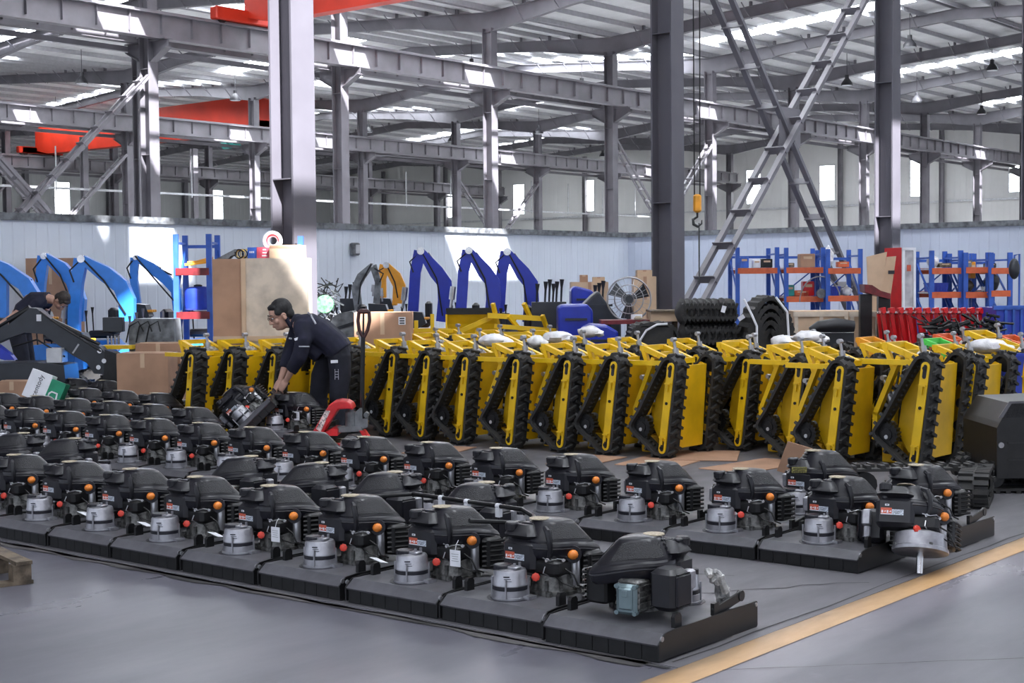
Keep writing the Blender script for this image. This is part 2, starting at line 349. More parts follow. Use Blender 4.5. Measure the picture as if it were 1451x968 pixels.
# columns
def hcol(x, y, z1, fw=.34, d=.42, web=.02, fl_=.03, z0=0.0):
    mb = MB()
    mb.box((x, y, (z0+z1)/2), (web, d-2*fl_, z1-z0))
    for e in (-1, 1): mb.box((x, y+e*(d/2-fl_/2), (z0+z1)/2), (fw, fl_, z1-z0))
    mb.box((x, y, z0+.015), (fw+.1, d+.1, .03))
    for z in (2.9, 5.6, 8.2):
        if z < z1: mb.box((x, y, z), (fw-.02, d-2*fl_, .014))
    return mb
def corbels(mb, x, y, zt):
    for e in (-1, 1):
        mb.prism([(y+e*.2, zt), (y+e*1.0, zt), (y+e*1.0, zt-.22), (y+e*.2, zt-.62)], x-.012, x+.012, 'x')
        mb.box((x, y+e*.6, zt+.012), (.30, .8, .024)); mb.prism([(y+e*.2,zt-.64),(y+e*1.0,zt-.24),(y+e*1.0,zt-.215),(y+e*.2,zt-.615)], x-.13, x+.13, 'x')
ZB, ZT = 9.05, 9.80
for k, x in enumerate(FX):
    if 1 <= k <= 5:
        mb = hcol(x, ROWS[1], EAVE, .36, .40); corbels(mb, x, ROWS[1], ZB-.03); struct('column', mb, M['coldim'])
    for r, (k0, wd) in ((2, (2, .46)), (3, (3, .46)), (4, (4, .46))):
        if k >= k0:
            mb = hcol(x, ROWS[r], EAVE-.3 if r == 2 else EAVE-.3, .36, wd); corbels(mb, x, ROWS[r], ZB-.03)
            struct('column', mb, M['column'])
# companion columns and wall columns
for x, y in ((28.95, 38.9), (29.6, 39.4), (27.3*KS, 63), (34.6*KS, 62.6), (40.9*KS, 64), (47.6*KS, 64.5)):
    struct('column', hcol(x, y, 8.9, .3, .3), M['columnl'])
# runway beams, one pair per row
for r in (1, 2, 3, 4):
    for e in ((1,) if r == 1 else (-1, 1)):
        y = ROWS[r]+e*.6; a, c = FX[1 if r == 1 else 2], FX[-1]; mb = MB()
        if r == 1: continue
        a = FX[0] if r == 2 else FX[1]
        mb.box(((a+c)/2, y, (ZB+ZT)/2), (c-a, .016, ZT-ZB)); mb.box(((a+c)/2, y, ZT-.012), (c-a, .42, .024)); mb.box(((a+c)/2, y, ZB+.012), (c-a, .32, .024))
        mb.box(((a+c)/2, y, ZT+.05), (c-a, .06, .10))
        x = a
        while x < c:
            mb.box((x, y, (ZB+ZT)/2+.06), (.014, .22, ZT-ZB-.16)); x += 8.075/7
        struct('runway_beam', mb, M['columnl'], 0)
        if e == 1:   # horizontal surge girder under the far beam
            mb = MB(); mb.box(((a+c)/2, y+.45, ZB-.12), (c-a, .05, .16)); struct('runway_beam', mb, M['columnl'], 0)
# laced X braces between columns: two rails joined by battens
def brace(a, b, m, y, wd=.42, t=.11, n=11):
    mb = MB(); A = Vector((a[0], y, a[1])); B = Vector((b[0], y, b[1])); d = (B-A).normalized(); nrm = Vector((-d.z, 0, d.x))
    for e in (-1, 1):
        for oy in (-.13, .13):
            mb.bar(A+nrm*(e*wd/2)*0+Vector((0,oy,0))+nrm*e*.02, B+Vector((0,oy,0))+nrm*e*.02, .012 if e < 0 else .16, t if e < 0 else .012, up=nrm)
    for i in range(n):
        q = A+(B-A)*((i+.5)/n); mb.bar(q+Vector((0,-.22,0)), q+Vector((0,.22,0)), .10, .012, up=d)
    struct('column_brace', mb, m, 0)
def brace2(a, b, m, y, gap=.34, n=13):
    """two angle rails side by side (one behind the other in y) joined by batten plates: reads as a ladder"""
    mb = MB(); A = Vector((a[0], y, a[1])); B = Vector((b[0], y, b[1])); d = (B-A).normalized(); nrm = Vector((-d.z, 0, d.x))
    for oy in (-gap/2, gap/2):
        o = Vector((0, oy, 0)); mb.bar(A+o, B+o, .13, .014, up=Vector((0,1,0))) ; mb.bar(A+o+nrm*.06, B+o+nrm*.06, .014, .10, up=Vector((0,1,0)))
    for i in range(n):
        q = A+(B-A)*((i+.5)/n)+nrm*.05; mb.bar(q+Vector((0,-gap/2-.03,0)), q+Vector((0,gap/2+.03,0)), .016, .16, up=nrm)
    struct('column_brace', mb, m, 0)
x2, x3 = FX[2], FX[3]
brace2((x2+.2, sz(.95)), (x3-.2, sz(6.9)), M['columnl'], ROWS[1]-.05); brace2((x3-.15, sz(.30)), (x2+.2, sz(7.0)), M['rafter'], ROWS[1]+.12)
mb = MB(); mb.box((sum((x2, x3))/2-.05, ROWS[1]-.02, sz(3.86)), (.75, .03, .7)); struct('brace_plate', mb, M['columnl'])
for (ka, kb, row, fl2) in ((2, 3, 2, 0), (6, 7, 2, 0), (4, 5, 3, 0), (8, 9, 3, 0), (5, 6, 4, 0)):
    xa, xb = FX[ka]+.2, FX[kb]-.2
    brace2((xa, sz(.75)), (xb, sz(6.7)), M['columnl'], ROWS[row]-.1, .3, 15); brace2((xb, sz(.75)), (xa, sz(6.7)), M['columnl'], ROWS[row]+.15, .3, 15)
# partitions
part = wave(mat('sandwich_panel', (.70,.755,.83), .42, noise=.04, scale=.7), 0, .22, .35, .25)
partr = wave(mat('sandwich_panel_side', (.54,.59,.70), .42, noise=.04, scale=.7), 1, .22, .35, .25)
PY, PX, PZ = 17.4*KS, 24.97*KS, sz(2.55)
struct('wall_partition_left', MB().box(((PX-6)/2, PY+.05, PZ/2), (PX+6, .1, PZ)), part)
struct('wall_partition_right', MB().box((PX+.05, PY/2+1.0, PZ/2), (.1, PY-2.0, PZ)), partr)
struct('trim_1', MB().box(((PX-6)/2, PY+.03, PZ+.03), (PX+6, .2, .12)), M['mgrey']); struct('trim_2', MB().box((PX+.03, PY/2+1, PZ+.03), (.2, PY-2, .12)), M['mgrey'])
# outer walls with their windows
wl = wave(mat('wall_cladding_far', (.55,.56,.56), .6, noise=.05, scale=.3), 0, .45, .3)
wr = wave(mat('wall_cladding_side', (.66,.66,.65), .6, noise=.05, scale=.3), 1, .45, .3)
win = emit('window_daylight', (.93,.97,1.0), 7.0)
YW = ROWS[5]; WH = 13.2
WZ0, WZ1 = sz(6.35), sz(8.5)
def wall_with_windows(name, fixed, lo, hi, wins, axis, mm):
    mb = MB(); cur = lo
    def blk(a, b, z0, z1):
        if b-a < .01: return
        if axis == 'x': mb.box(((a+b)/2, fixed, (z0+z1)/2), (b-a, .15, z1-z0))
        else: mb.box((fixed, (a+b)/2, (z0+z1)/2), (.15, b-a, z1-z0))
    for c, w in sorted(wins):
        blk(cur, c-w/2, 0, WH); blk(c-w/2, c+w/2, 0, WZ0); blk(c-w/2, c+w/2, WZ1, WH); cur = c+w/2
    blk(cur, hi, 0, WH); struct(name, mb, mm)
WA = [53.6, 60.3, 65.75, 77, 83.8, 92]; WA = [w*107.8/80 for w in WA]; WA = [w for w in WA if w < XW-1]
WB = [w*XW/82 for w in (30.7, 36.55, 42.4, 47.5, 54, 60.4, 66.5, 73)]
wall_with_windows('wall_far', YW, 20, XW, [(w, 1.5) for w in WA], 'x', wl)
wall_with_windows('wall_side', XW, 5, YW, [(w, 1.3) for w in WB], 'y', wr)
n_ = 0
def window(c, axis, w):
    global n_; n_ += 1; mb = MB(); z0, z1 = WZ0, WZ1
    q = (lambda u, d, z: (c+u, YW-d, z)) if axis == 'x' else (lambda u, d, z: (XW-d, c+u, z))
    dm = (lambda u, d, z: (u, d, z)) if axis == 'x' else (lambda u, d, z: (d, u, z))
    for zz in (z0, (z0+z1)/2, z1): mb.box(q(0, .06, zz), dm(w, .08, .07))
    for u in (-w/2, w/2): mb.box(q(u, .06, (z0+z1)/2), dm(.07, .08, z1-z0))
    o = struct('window_%d' % n_, mb, M['trunk'])
    MB().box(q(0, .0, (z0+z1)/2), dm(w, .02, z1-z0)).build('pane', win, o)
for w in WA: window(w, 'x', 1.5)
for w in WB: window(w, 'y', 1.3)
for z in (sz(6.0), sz(4.4)):
    struct('trim_wall', MB().box((XW-.2, (5+YW)/2, z), (.18, YW-5, .14)), M['trunk']); struct('trim_wall', MB().box(((20+XW)/2, YW-.2, z), (XW-20, .18, .3)), M['rafter'])
for k in range(4, 11): struct('column', hcol(FX[k], YW-.4, WH-1, .4, .4), M['rafter'])
for y in (20, 30, 44, 52, 68, 76, 92, 100): struct('column', hcol(XW-.4, y, WH-1, .3, .3), M['columnl'])
# pale pipes and trunking with hangers, in the far bays
def trunking(x0, x1, y, z, drop):
    mb = MB(); mb.box(((x0+x1)/2, y, z), (x1-x0, .12, .10)); x = x0+1
    while x < x1: mb.bar((x, y, z-.15), (x, y, z+drop), .05, .05); x += 4.04
    struct('trim_trunking', mb, M['trunk'], 0)
trunking(28, 96, 61.8, sz(5.35), 2.0); trunking(40, 100, 85.4, sz(4.2), 1.6)
struct('trim_pipe', MB().cyl((45, 84.0, sz(4.9)), (XW, 84.0, sz(4.9)), .14), M['trunk']); struct('trim_pipe', MB().cyl((45, 70.0, sz(3.7)), (XW, 70.0, sz(3.7)), .09), M['trunk'])
# bridge cranes
def crane(x, r, z, label, trolley=None, y1=None, dep=.9):
    ya, yb = ROWS[r]+.6, (ROWS[r+1]-.6 if y1 is None else y1); t = thing('bridge_crane', (x, (ya+yb)/2, z), label, 'crane')
    L = (yb-ya)/2
    mb = MB(); mb.prism([(-L, .3), (-L+1.3, .04), (L-1.3, .04), (L, .3), (L, dep*.8), (L-1.3, dep), (-L+1.3, dep), (-L, dep*.8)], -.22, .22, 'x'); mb.build('girder', M['redcrane'], t, 20)
    for e in (-1, 1):
        o = MB().box((0, e*L, .30), (3.0, .34, .42), ch=.04).build('end_carriage', M['redcrane'], t, 20)
        for s in (-1, 1): MB().cyl((s*1.2, e*L-.1, .17), (s*1.2, e*L+.1, .17), .17, n=14).build('wheel', M['blkmetal'], o)
        MB().cyl((1.35, e*L-.2, .33), (1.35, e*L-.62, .33), .13, n=12).build('drive_motor', M['teal'], o)
    if trolley is not None:
        h = MB().box((0, trolley, -.45), (.55, .5, .4), ch=.04).build('hoist', M['teal'], t)
        MB().cyl((0, trolley+.5, -.5), (0, trolley+1.0, -.5), .24, n=14).build('motor', M['teal'], h); MB().box((.2, trolley-.6, -.4), (.3, .4, .3)).build('gearbox', M['orangeb'], h)
    return t
crane(25.4*KS, 1, ZT+.03, 'red overhead bridge crane crossing behind the nearest lit column at the top', None, None, 1.5)
crane(43.5*KS, 3, ZT+.1, 'large red bridge crane in the far bay behind the left cross brace', -8, None, 2.0)
crane(54.6, 3, ZT+.1, 'red bridge crane glimpsed beyond the nearest lit column, far bay', None, None, 1.5)
# high bay lamps
LAMPS = [(32.33,46.83),(40.98,61.5),(40.84,35.29),(47.83,35.53),(47.92,21.7),(55.48,21.8),(53.2,26.68),(60.18,26.93),(66.91,26.78),(59,46.55),(54.2,53.85),(61.2,54.36),(75.5,54.5),(39.5,46.76),(46.95,53.87)]
lst = []
for x, y in LAMPS:
    x *= KS; y *= KS; b = 1 if y < ROWS[2] else 2 if y < ROWS[3] else 3; z = roofz(b, y)
    t = thing('high_bay_lamp', (x, y, z-1.35), 'x', 'lamp', 'bell lamps hanging under the roof')
    MB().lathe([(.29,0),(.275,.10),(.16,.26),(.10,.34),(.10,.5),(.02,.52)], n=14).build('lamp_shade', M['lampblk'], t); MB().cyl((0,0,.5),(0,0,1.6),.014,n=5).build('cable', M['lampblk'], t)
    MB().cyl((0,0,-.012),(0,0,.0),.25,n=14).build('diffuser', M['white'], t); lst.append((project((x,y,z))[0], t))
for i, (q, t) in enumerate(sorted(lst, key=lambda a: a[0])): t['label'] = 'black bell lamp hanging under the roof, %s from the left' % ORD[i]
# hoist hook on its chains
s = Spot(988, 24.2)
t = thing('chain_hoist_hook', at(988, 290, 24.2), 'yellow hoist hook block hanging on long chains beside the centre right pillar', 'hook', None, VANG)
MB().box((0,0,.02),(.13,.10,.30),ch=.03).build('hook_block', M['orangep'], t)
MB().tube([(0,0,-.13),(.0,0,-.2),(-.07,0,-.24),(-.06,0,-.32),(.01,0,-.36),(.07,0,-.31),(.075,0,-.25)], [.02,.02,.026,.028,.024,.016,.008], 8).build('hook', M['blkmetal'], t)
for e in (-1, 1): MB().cyl((e*.045,0,.15),(e*.06,0,7.6),.011,n=5).build('chain', M['blkmetal'], t)
MB().cyl((.03,.02,-.3),(.03,.02,-1.3),.012,n=5).build('pendant_cable', M['blkmetal'], t)
# electric box on the partition
q = ray(505, 353); k = (PY-.1)/q.y; p = CAM + q*k
t = thing('switch_box', (p.x, PY-.06, p.z), 'small grey switch box mounted on the white partition wall', 'electrical box'); MB().box((0,0,0),(.2,.12,.26),ch=.02).build('case', M['mgrey'], t); MB().box((.02,-.065,0),(.12,.02,.18),ch=.008).build('cover', M['trunk'], t)
# ------------------------------------------------------------------ mower decks with engines (local +x away from the aisle, +y along the row)
def U(u, v): return (.635*u+.773*v, -.773*u+.635*v)      # seen from the aisle: u to the right, v away
def cover_r(t):
    # teardrop outline, t=0 is the nose
    c, s = math.cos(t), math.sin(t)
    a = .25 if c > 0 else .175; w = .175*(1-.16*max(0, c)**1.5)
    return (a*c*(1 if c < 0 else (abs(c)**.12)), w*s*(1-.10*max(0, c)))
NOSE = math.radians(-35)
def cov(t, sc, z, n=0):
    x, y = cover_r(t); x, y = x*sc-.03*(1-sc), y*sc; z -= .045*max(0, x/.25)**2
    return (x*math.cos(NOSE)-y*math.sin(NOSE)+.055, x*math.sin(NOSE)+y*math.cos(NOSE)-.02, z)
LV = [(.80,.300),(.93,.305),(.985,.325),(1.0,.350),(1.0,.366),(.96,.378),(.88,.386),(.86,.394),(.56,.462),(.50,.474),(.44,.480),(.18,.486)]
def engine_parts(root, flipped_bits=True, tag_=True):
    # crankcase
    cx, cy = U(.05,-.05)
    mb = MB(); mb.lathe([(.122,.126),(.122,.142),(.108,.146),(.100,.165),(.092,.215),(.080,.235)], (cx,cy,0), 22)
    for i in range(9):
        t = 2*PI*i/9; mb.box((cx+.104*math.cos(t), cy+.104*math.sin(t), .17), (.016,.016,.06), 0, Matrix.Rotation(t,3,'Z'))
    for i in range(4):
        t = 2*PI*i/4+.5; mb.cyl((cx+.13*math.cos(t), cy+.13*math.sin(t), .126), (cx+.13*math.cos(t), cy+.13*math.sin(t), .15), .016, n=8)
    eb = mb.build('crankcase', M['castdark'], root)
    MB().box((cx,cy,.262),(.20,.20,.09),ch=.02).build('crankcase_shroud', M['blkmetal'], eb)
    # front housing with the maker's label
    fh = MB().box((-.058,.058,.308),(.145,.205,.16),ch=.022).build('front_housing', M['plastic'], root)
    mb = MB(); x = -.1317
    mb.box((x,.103,.322),(.002,.058,.010),0); mb.box((x,.103,.306),(.002,.058,.022),1); mb.box((x,.103,.2925),(.002,.058,.005),2); mb.box((x,.043,.304),(.002,.062,.030),3)
    for i, yy in enumerate((.124,.110,.096,.082)):   # pale letter shapes on the red panel
        mb.box((x-.001,yy,.306),(.001,.009,.004 if i % 2 else .014),2); mb.box((x-.001,yy-.002,.301+.008*(i % 2)),(.001,.005,.004),2)
    for i in range(3): mb.box((x-.001,.045,.311-.007*i),(.001,.048-.012*i,.0022),4)
    mb.box((x,.100,.343),(.002,.022,.010),2); mb.box((x-.001,.100,.343),(.001,.012,.004),4)
    mb.build('label_plate', [M['lblred'], M['red'] if 0 else M['lblred'], M['white'], M['lblgrey'], M['ink']], fh, 0)
    # tank hump and its filler cap
    tk = MB().box((-.045,.065,.420),(.165,.20,.08),ch=.03,taper=.86).build('fuel_tank', M['plastic'], root)
    mb = MB(); mb.box((-.05,.12,.458),(.05,.035,.020),ch=.006); mb.box((-.03,.05,.460),(.06,.08,.014),ch=.005); mb.build('tank_moulding', M['cover'], tk)
    a, b = U(-.150,.0); mb = MB(); mb.lathe([(.018,.38),(.020,.425),(.034,.43),(.036,.462),(.030,.470),(.012,.473)], (a,b,0), 24, knurl=.06)
    mb.build('filler_cap', M['plastic'], tk)
    # engine cover
    n = 30; rings = [[cov(2*PI*i/n, s, z) for i in range(n)] for s, z in LV]
    cv = MB().loft(rings).build('engine_cover', M['cover'], root, 28)
    for side in (1, -1):
        mb = MB(); K = 9; lv = [(.855,.3975),(.755,.4205),(.655,.4430),(.565,.4632)]
        ts = [side*(.55+1.45*i/(K-1)) for i in range(K)]
        vs = [cov(t, s*(1.004), z+.002) for s, z in lv for t in ts]; fs = [(r*K+i, r*K+i+1, r*K+K+i+1, r*K+K+i) for r in range(3) for i in range(K-1)]
        mb.add(vs, fs if side > 0 else [f[::-1] for f in fs]); mb.build('mesh_panel', M['grille'], cv, 60)
    # rear louvres
    mb = MB()
    for i in range(5):
        mb.tube([cov(t, .86-.075*i, .397+.017*i) for t in (PI-.85,PI-.45,PI-.1,PI+.25)], .006, 5)
    mb.build('louvre_rib', M['cover'], cv)
    x0, y0, z0 = cov(PI, .25, .488); mb = MB(); mb.lathe([(.052,0),(.050,.004),(.03,.006)], (x0,y0,z0-.005), 22); mb.build('top_sticker', M['sticker'], cv)
    mb = MB()
    mb.tube([cov(t, 1.0, .354) for t in [2*PI*i/24 for i in range(24)]], .0045, 5, closed=True); mb.build('seam_bead', M['plastic'], cv)
    # recoil grip, a dark strap in front of the cover
    g = lambda u, v, z: (*U(u,v), z)
    MB().tube([g(.012,-.10,.455),g(.024,-.135,.44),g(.032,-.15,.40),g(.036,-.15,.35),g(.03,-.14,.315)], [.012,.016,.015,.013,.010], 7).build('starter_grip', M['plastic'], root)
    # carburettor and linkage
    mb = MB(); p = g(.055,-.125,.27); q = g(.055,-.14,.27)
    mb.cyl(g(.05,-.12,.225), g(.05,-.12,.268), .017, n=10); mb.cyl(g(.02,-.12,.285), g(.095,-.12,.285), .016, n=10); mb.box(g(.055,-.12,.30),(.045,.045,.016)); mb.cyl(g(.02,-.145,.30), g(.02,-.13,.30), .012, n=8); mb.cyl(g(.1,-.145,.30), g(.1,-.13,.30), .009, n=8)
    cb = mb.build('carburettor', M['chrome'], root)
    mb = MB(); mb.tube([g(.0,-.13,.31),g(.03,-.16,.30),g(.07,-.16,.31),g(.11,-.14,.30)], .003, 5); mb.tube([g(.03,-.14,.22),g(.0,-.16,.24),g(.01,-.15,.27)], .0035, 5); mb.build('linkage_rod', M['steel'], cb)
    mb = MB(); mb.tube([g(.10,-.13,.26),g(.15,-.16,.23),g(.17,-.17,.18),g(.21,-.14,.16)], .005, 5); mb.tube([g(.06,-.14,.22),g(.10,-.17,.19),g(.16,-.17,.17)], .004, 5); mb.build('hose', M['rubber'], root)
    # choke knob, starter motor, oil cap
    c = g(.148,-.115,.322); mb = MB(); mb.blob(c, (.056,.056,.050), n=10, k=6); ck = mb.build('choke_knob', M['orange'], root)
    d = Vector((-.773,-.635,0)); MB().cyl(Vector(c)+d*-.022, Vector(c)+d*-.004, .044, n=16).build('knob_bezel', M['band'], ck)
    MB().lathe([(.024,.165),(.026,.17),(.026,.292),(.022,.30)], (*U(.160,-.080),0), 16).build('starter_motor', M['steel'], root)
    c = g(-.037,-.135,.215); mb = MB(); mb.lathe([(.010,-.02),(.012,.0),(.022,.002),(.022,.014),(.012,.018)], n=16, knurl=.15)
    mb.xf(Matrix.Translation(c) @ Vector((0,0,1)).rotation_difference(Vector((-.77,-.63,.3))).to_matrix().to_4x4()); mb.build('oil_cap', M['red'], root)
    # silencer box with cooling ribs
    mx_, my_ = U(.245,.0); mb = MB(); mb.box((mx_-.02,my_+.01,.245),(.12,.12,.165),ch=.012); ml = mb.build('silencer', M['blkmetal'], root)
    mb = MB()
    for i in range(6): mb.tube([g(.20,-.085,.18+.026*i),g(.26,-.07,.182+.026*i),g(.315,-.03,.18+.026*i),g(.32,.02,.18+.026*i)], .008, 5)
    mb.build('heat_guard', M['blkmetal'], ml)
    # the far side: cylinder head and air filter
    v = MB(); v.box((.205,.045,.235),(.10,.12,.15),ch=.01)
    for i in range(5): v.box((.20,.045,.18+.026*i),(.105,.135,.006))
    hd = v.build('cylinder_head', M['castdark'], root)
    v = MB(); v.box((0,0,0),(.03,.105,.14),ch=.014); v.box((.018,0,.005),(.016,.07,.10),ch=.007); v.box((.027,0,.03),(.006,.03,.03),ch=.002)
    for sy_ in (-1,1):
        for sz_ in (-1,1): v.cyl((-.01,sy_*.045,sz_*.06),(.02,sy_*.045,sz_*.06),.011,n=8)
    v.xf(Matrix.Translation((.268,.050,.225)) @ Matrix.Rotation(.16,4,'Z')); v.build('valve_cover', M['bluemetal'], hd)
    af = MB().box((.150,.205,.275),(.15,.135,.19),ch=.022).build('air_filter', M['plastic'], root); MB().box((.150,.278,.275),(.12,.014,.155),ch=.012).build('filter_lid', M['cover'], af)
    v = MB(); v.box((.02,.225,.30),(.05,.05,.09),ch=.008); v.cyl((.02,.22,.19),(.02,.22,.25),.02,n=8); v.build('intake_elbow', M['alu'], root)
def mower_proto():
    t = thing('mower_deck', (0,0,0), 'x', 'mower deck')
    mb = MB(); mb.prism([(-.42,.082),(-.365,.125),(.24,.125),(.24,.114),(-.362,.114),(-.416,.074)], -.318, .318, 'y')
    mb.box((.235,0,.075),(.012,.632,.09)); mb.box((-.37,0,.06),(.012,.632,.10))
    dk = mb.build('deck_plate', M['deck'], t, 20)
    for e in (-1, 1):
        mb = MB(); mb.prism([(-.42,.012),(-.42,.085),(-.372,.1255),(-.30,.132),(.42,.134),(.428,.126),(.428,.016),(.42,.008)], e*.321-.004, e*.321+.004, 'y'); mb.build('side_plate', M['deckside'], t, 20)
        MB().cyl((-.40,e*.324,.108),(-.40,e*.331,.108),.012,n=10).build('bolt', M['steel'], dk)
        MB().cyl((.41,e*.324,.118),(.41,e*.331,.118),.010,n=10).build('bolt', M['steel'], dk)
        mb = MB(); mb.prism([(-.255,.125),(-.20,.125),(-.20,.172),(-.212,.188),(-.243,.188),(-.255,.172)], e*.290-.010, e*.290+.010, 'y'); mb.build('lug', M['blkmetal'], dk)
        mb = MB(); mb.bar((.06,e*.30,.135),(.31,e*.30,.175),.05,.012,up=(0,1,0),ch=.004); mb.cyl((.31,e*.30-.01,.175),(.31,e*.30+.01,.175),.026,n=12); mb.box((.08,e*.30,.15),(.04,.02,.06)); mb.build('lift_arm', M['deckside'], t)
    for i in range(7): MB().box((-.405,-.270+.090*i,.040),(.007,.087,.072),ch=.002).build('rubber_flap', M['rubber'], t, 20)
    # generator head
    ax, ay = -.232, .02; mb = MB()
    mb.lathe([(.098,.126),(.098,.134),(.090,.136),(.090,.168),(.086,.170),(.086,.188),(.088,.19),(.088,.198),(.085,.203),(.082,.255),(.076,.266),(.055,.272),(.02,.273)], (ax,ay,0), 26)
    for i in range(4):
        q = 2*PI*i/4+.45; mb.cyl((ax+.092*math.cos(q),ay+.092*math.sin(q),.126),(ax+.092*math.cos(q),ay+.092*math.sin(q),.225),.0055,n=6)
    mb.box((ax+.02,ay-.095,.134),(.06,.06,.016)); mb.box((ax-.01,ay-.03,.278),(.05,.07,.014),ch=.004)
    for u in (-.02,.02): mb.cyl((ax+u,ay-.045,.27),(ax+u,ay-.045,.30),.007,n=8)
    al = mb.build('generator_head', M['alu'], t)
    MB().lathe([(.0870,.1685),(.0885,.17),(.0885,.187),(.0870,.1885)], (ax,ay,0), 26).build('cooling_band', M['band'], al)
    MB().lathe([(.046,.258),(.048,.264),(.048,.283),(.044,.288),(.01,.289)], (ax-.018,ay+.030,0), 30, knurl=.05).build('pulley_cap', M['band'], al)
    MB().lathe([(.115,.1255),(.115,.1268),(.10,.1268)], (ax-.002,ay,0), 24).build('mounting_ring', M['band'], al)
    mb = MB()
    for i in range(3): mb.box((-.0865,.012-.004*i,.240-.011*i),(.002,.034,.0025) if i else (.002,.03,.006))
    mb.xf(Matrix.Translation((ax,ay,0)) @ Matrix.Rotation(.62,4,'Z')); mb.build('rating_plate', M['ink'], al)
    engine_parts(t)
    return t
proto = mower_proto()
paper = None
def paper_tag(root, p, hang=True):
    mb = MB()
    if hang: mb.box((0,0,-.04),(.0025,.066,.085)); mb.tube([(0,0,0),(.01,0,.03),(.03,.0,.05)],.0015,4)
    else: mb.box((0,0,0),(.10,.075,.0025))
    for i in range(4):
        if hang: mb.box((-.002,.0,-.018-.012*i),(.001,.046-.006*(i%3),.0025),1)
    o = mb.build('paper_tag', [M['white'], M['cable']], root, 0); o.location = p; o.rotation_euler = (0,0,VANG-PI*.0+PI/2-.6) if hang else (.35,.2,.4); return o
count = 0
def mower(x, y, label, group, flip=False, z=0):
    global count
    o = proto if count == 0 else dup(proto); count += 1
    o.location = (x, y, z); o.rotation_euler = (0, 0, PI if flip else 0); o['label'] = label; o['group'] = group; return o
W_ = 'mower deck with engine'
row1 = []
corn = [3.56,4.24,4.90,5.59,6.27,6.95,7.61,8.28,8.95]
for i, c in enumerate(corn):
    if i == 0: o = mower(5.76, c+.335, 'nearest black mower deck, its engine turned with the valve cover showing', 'mower decks in the nearest row')
    else: o = mower(5.80, c+.335, W_+', nearest row, %s from the right of those facing outward' % ORD[i-1], 'mower decks in the nearest row')
    row1.append(o)
for i, ((x, y), r) in enumerate([((6.66,5.69),0),((6.69,6.47),0),((6.75,7.20),0),((6.72,7.87),0),((6.70,9.92),0),((6.70,10.62),0)]):
    mower(x, y, W_+', turned round, second row, %s from the right' % ORD[i], 'mower decks turned round in the second row', True)
r3 = [3.76+.667*i for i in range(15)]
for i, c in enumerate(r3): mower(8.07, c+.33, W_+', third row, %s from the right' % ORD[i], 'mower decks in the third row')
o = mower(8.87, 3.95, W_+' at the right end of the fourth row, behind the loose engine', 'mower decks in the fourth row')
o = mower(8.95, 4.72, 'black mower deck whose engine wears a yellow warning label, behind the third row', 'mower decks in the fourth row'); 
ylab = MB(); ylab.box((0,0,0),(.10,.002,.04),0)
for i in range(3): ylab.box((0,-.0015,.012-.011*i),(.085-.02*(i%2),.001,.004),1)
for ch in o.children:
    n0 = ch.name.split('.')[0]
    if n0 in ('engine_cover',): ch.scale = (1.05,1.05,1.05); ch.location.z = .01
ob = ylab.build('warning_label', [M['lblyel'], M['ink']], o, 0); ob.location = (-.185,.02,.405); ob.rotation_euler = (.25,0,VANG)
for i in range(6): mower(9.03, 11.42+.655*i, W_+', fourth row, %s machine of its left block' % ORD[i], 'mower decks in the fourth row')
for i in range(6): mower(10.0, 13.25+.66*i, W_+', fifth row, %s from the right' % ORD[i], 'mower decks in the fifth row')
for i in range(6): mower(10.95, 14.9+.66*i, W_+', sixth row, %s from the right' % ORD[i], 'mower decks in the sixth row')
q = at(413, hor(413), 14.9)
pal = mower(q.x, q.y, 'black mower deck raised on the pallet beside the red pallet jack', 'mower decks by the worker', False, .085)
def wood_pallet(loc, label, rz=0, nx=1.0, ny=.8):
    t = thing('wooden_pallet', loc, label, 'pallet', None, rz)
    for i in range(5): MB().box((-nx/2+.05+(nx-.1)*i/4,0,.122),(.09,ny,.02)).build('top_board', M['wood'], t)
    for j in (-1,0,1):
        for i in (-1,0,1): MB().box((i*(nx/2-.06),j*(ny/2-.05),.066),(.10,.09,.09)).build('block', M['wood'], t)
        MB().box((0,j*(ny/2-.05),.011),(nx,.09,.02)).build('bottom_board', M['wood'], t)
    return t
wood_pallet((q.x, q.y, 0), 'low wooden pallet under the mower deck beside the pallet jack', 0, .9, .66).scale = (1,1,.62)
# the deck the worker is tipping up: its right edge is lifted
a = at(345, 612, 13.9)
tip = mower(a.x-.1, a.y-.02, 'black mower deck tipped up on its edge in the hands of the worker', 'mower decks by the worker')
tip.rotation_mode = 'QUATERNION'
vx = RT0.copy(); 
tilt = Matrix.Rotation(math.radians(-44), 3, Vector((-RT0.y, RT0.x, 0)))  # about the view direction
E0 = Matrix.Rotation(VANG+PI/2, 3, 'Z')
tip.rotation_quaternion = (tilt @ E0).to_quaternion()
tl = at(369, 603, 15.05); tip.location = tl
# tags of paper left on some engines
paper_tag(row1[2], (-.13,-.19,.29)); paper_tag(row1[4], (-.12,-.17,.27)); 
for m_, p in ((row1[3],(-.10,-.30,.17)),(row1[1],(.0,-.30,.175)),(row1[5],(-.1,-.30,.17)),(row1[6],(-.12,-.30,.17)),(row1[7],(-.1,-.30,.17))): paper_tag(m_, p, False)
paper_tag(pal, (-.10,-.16,.30))
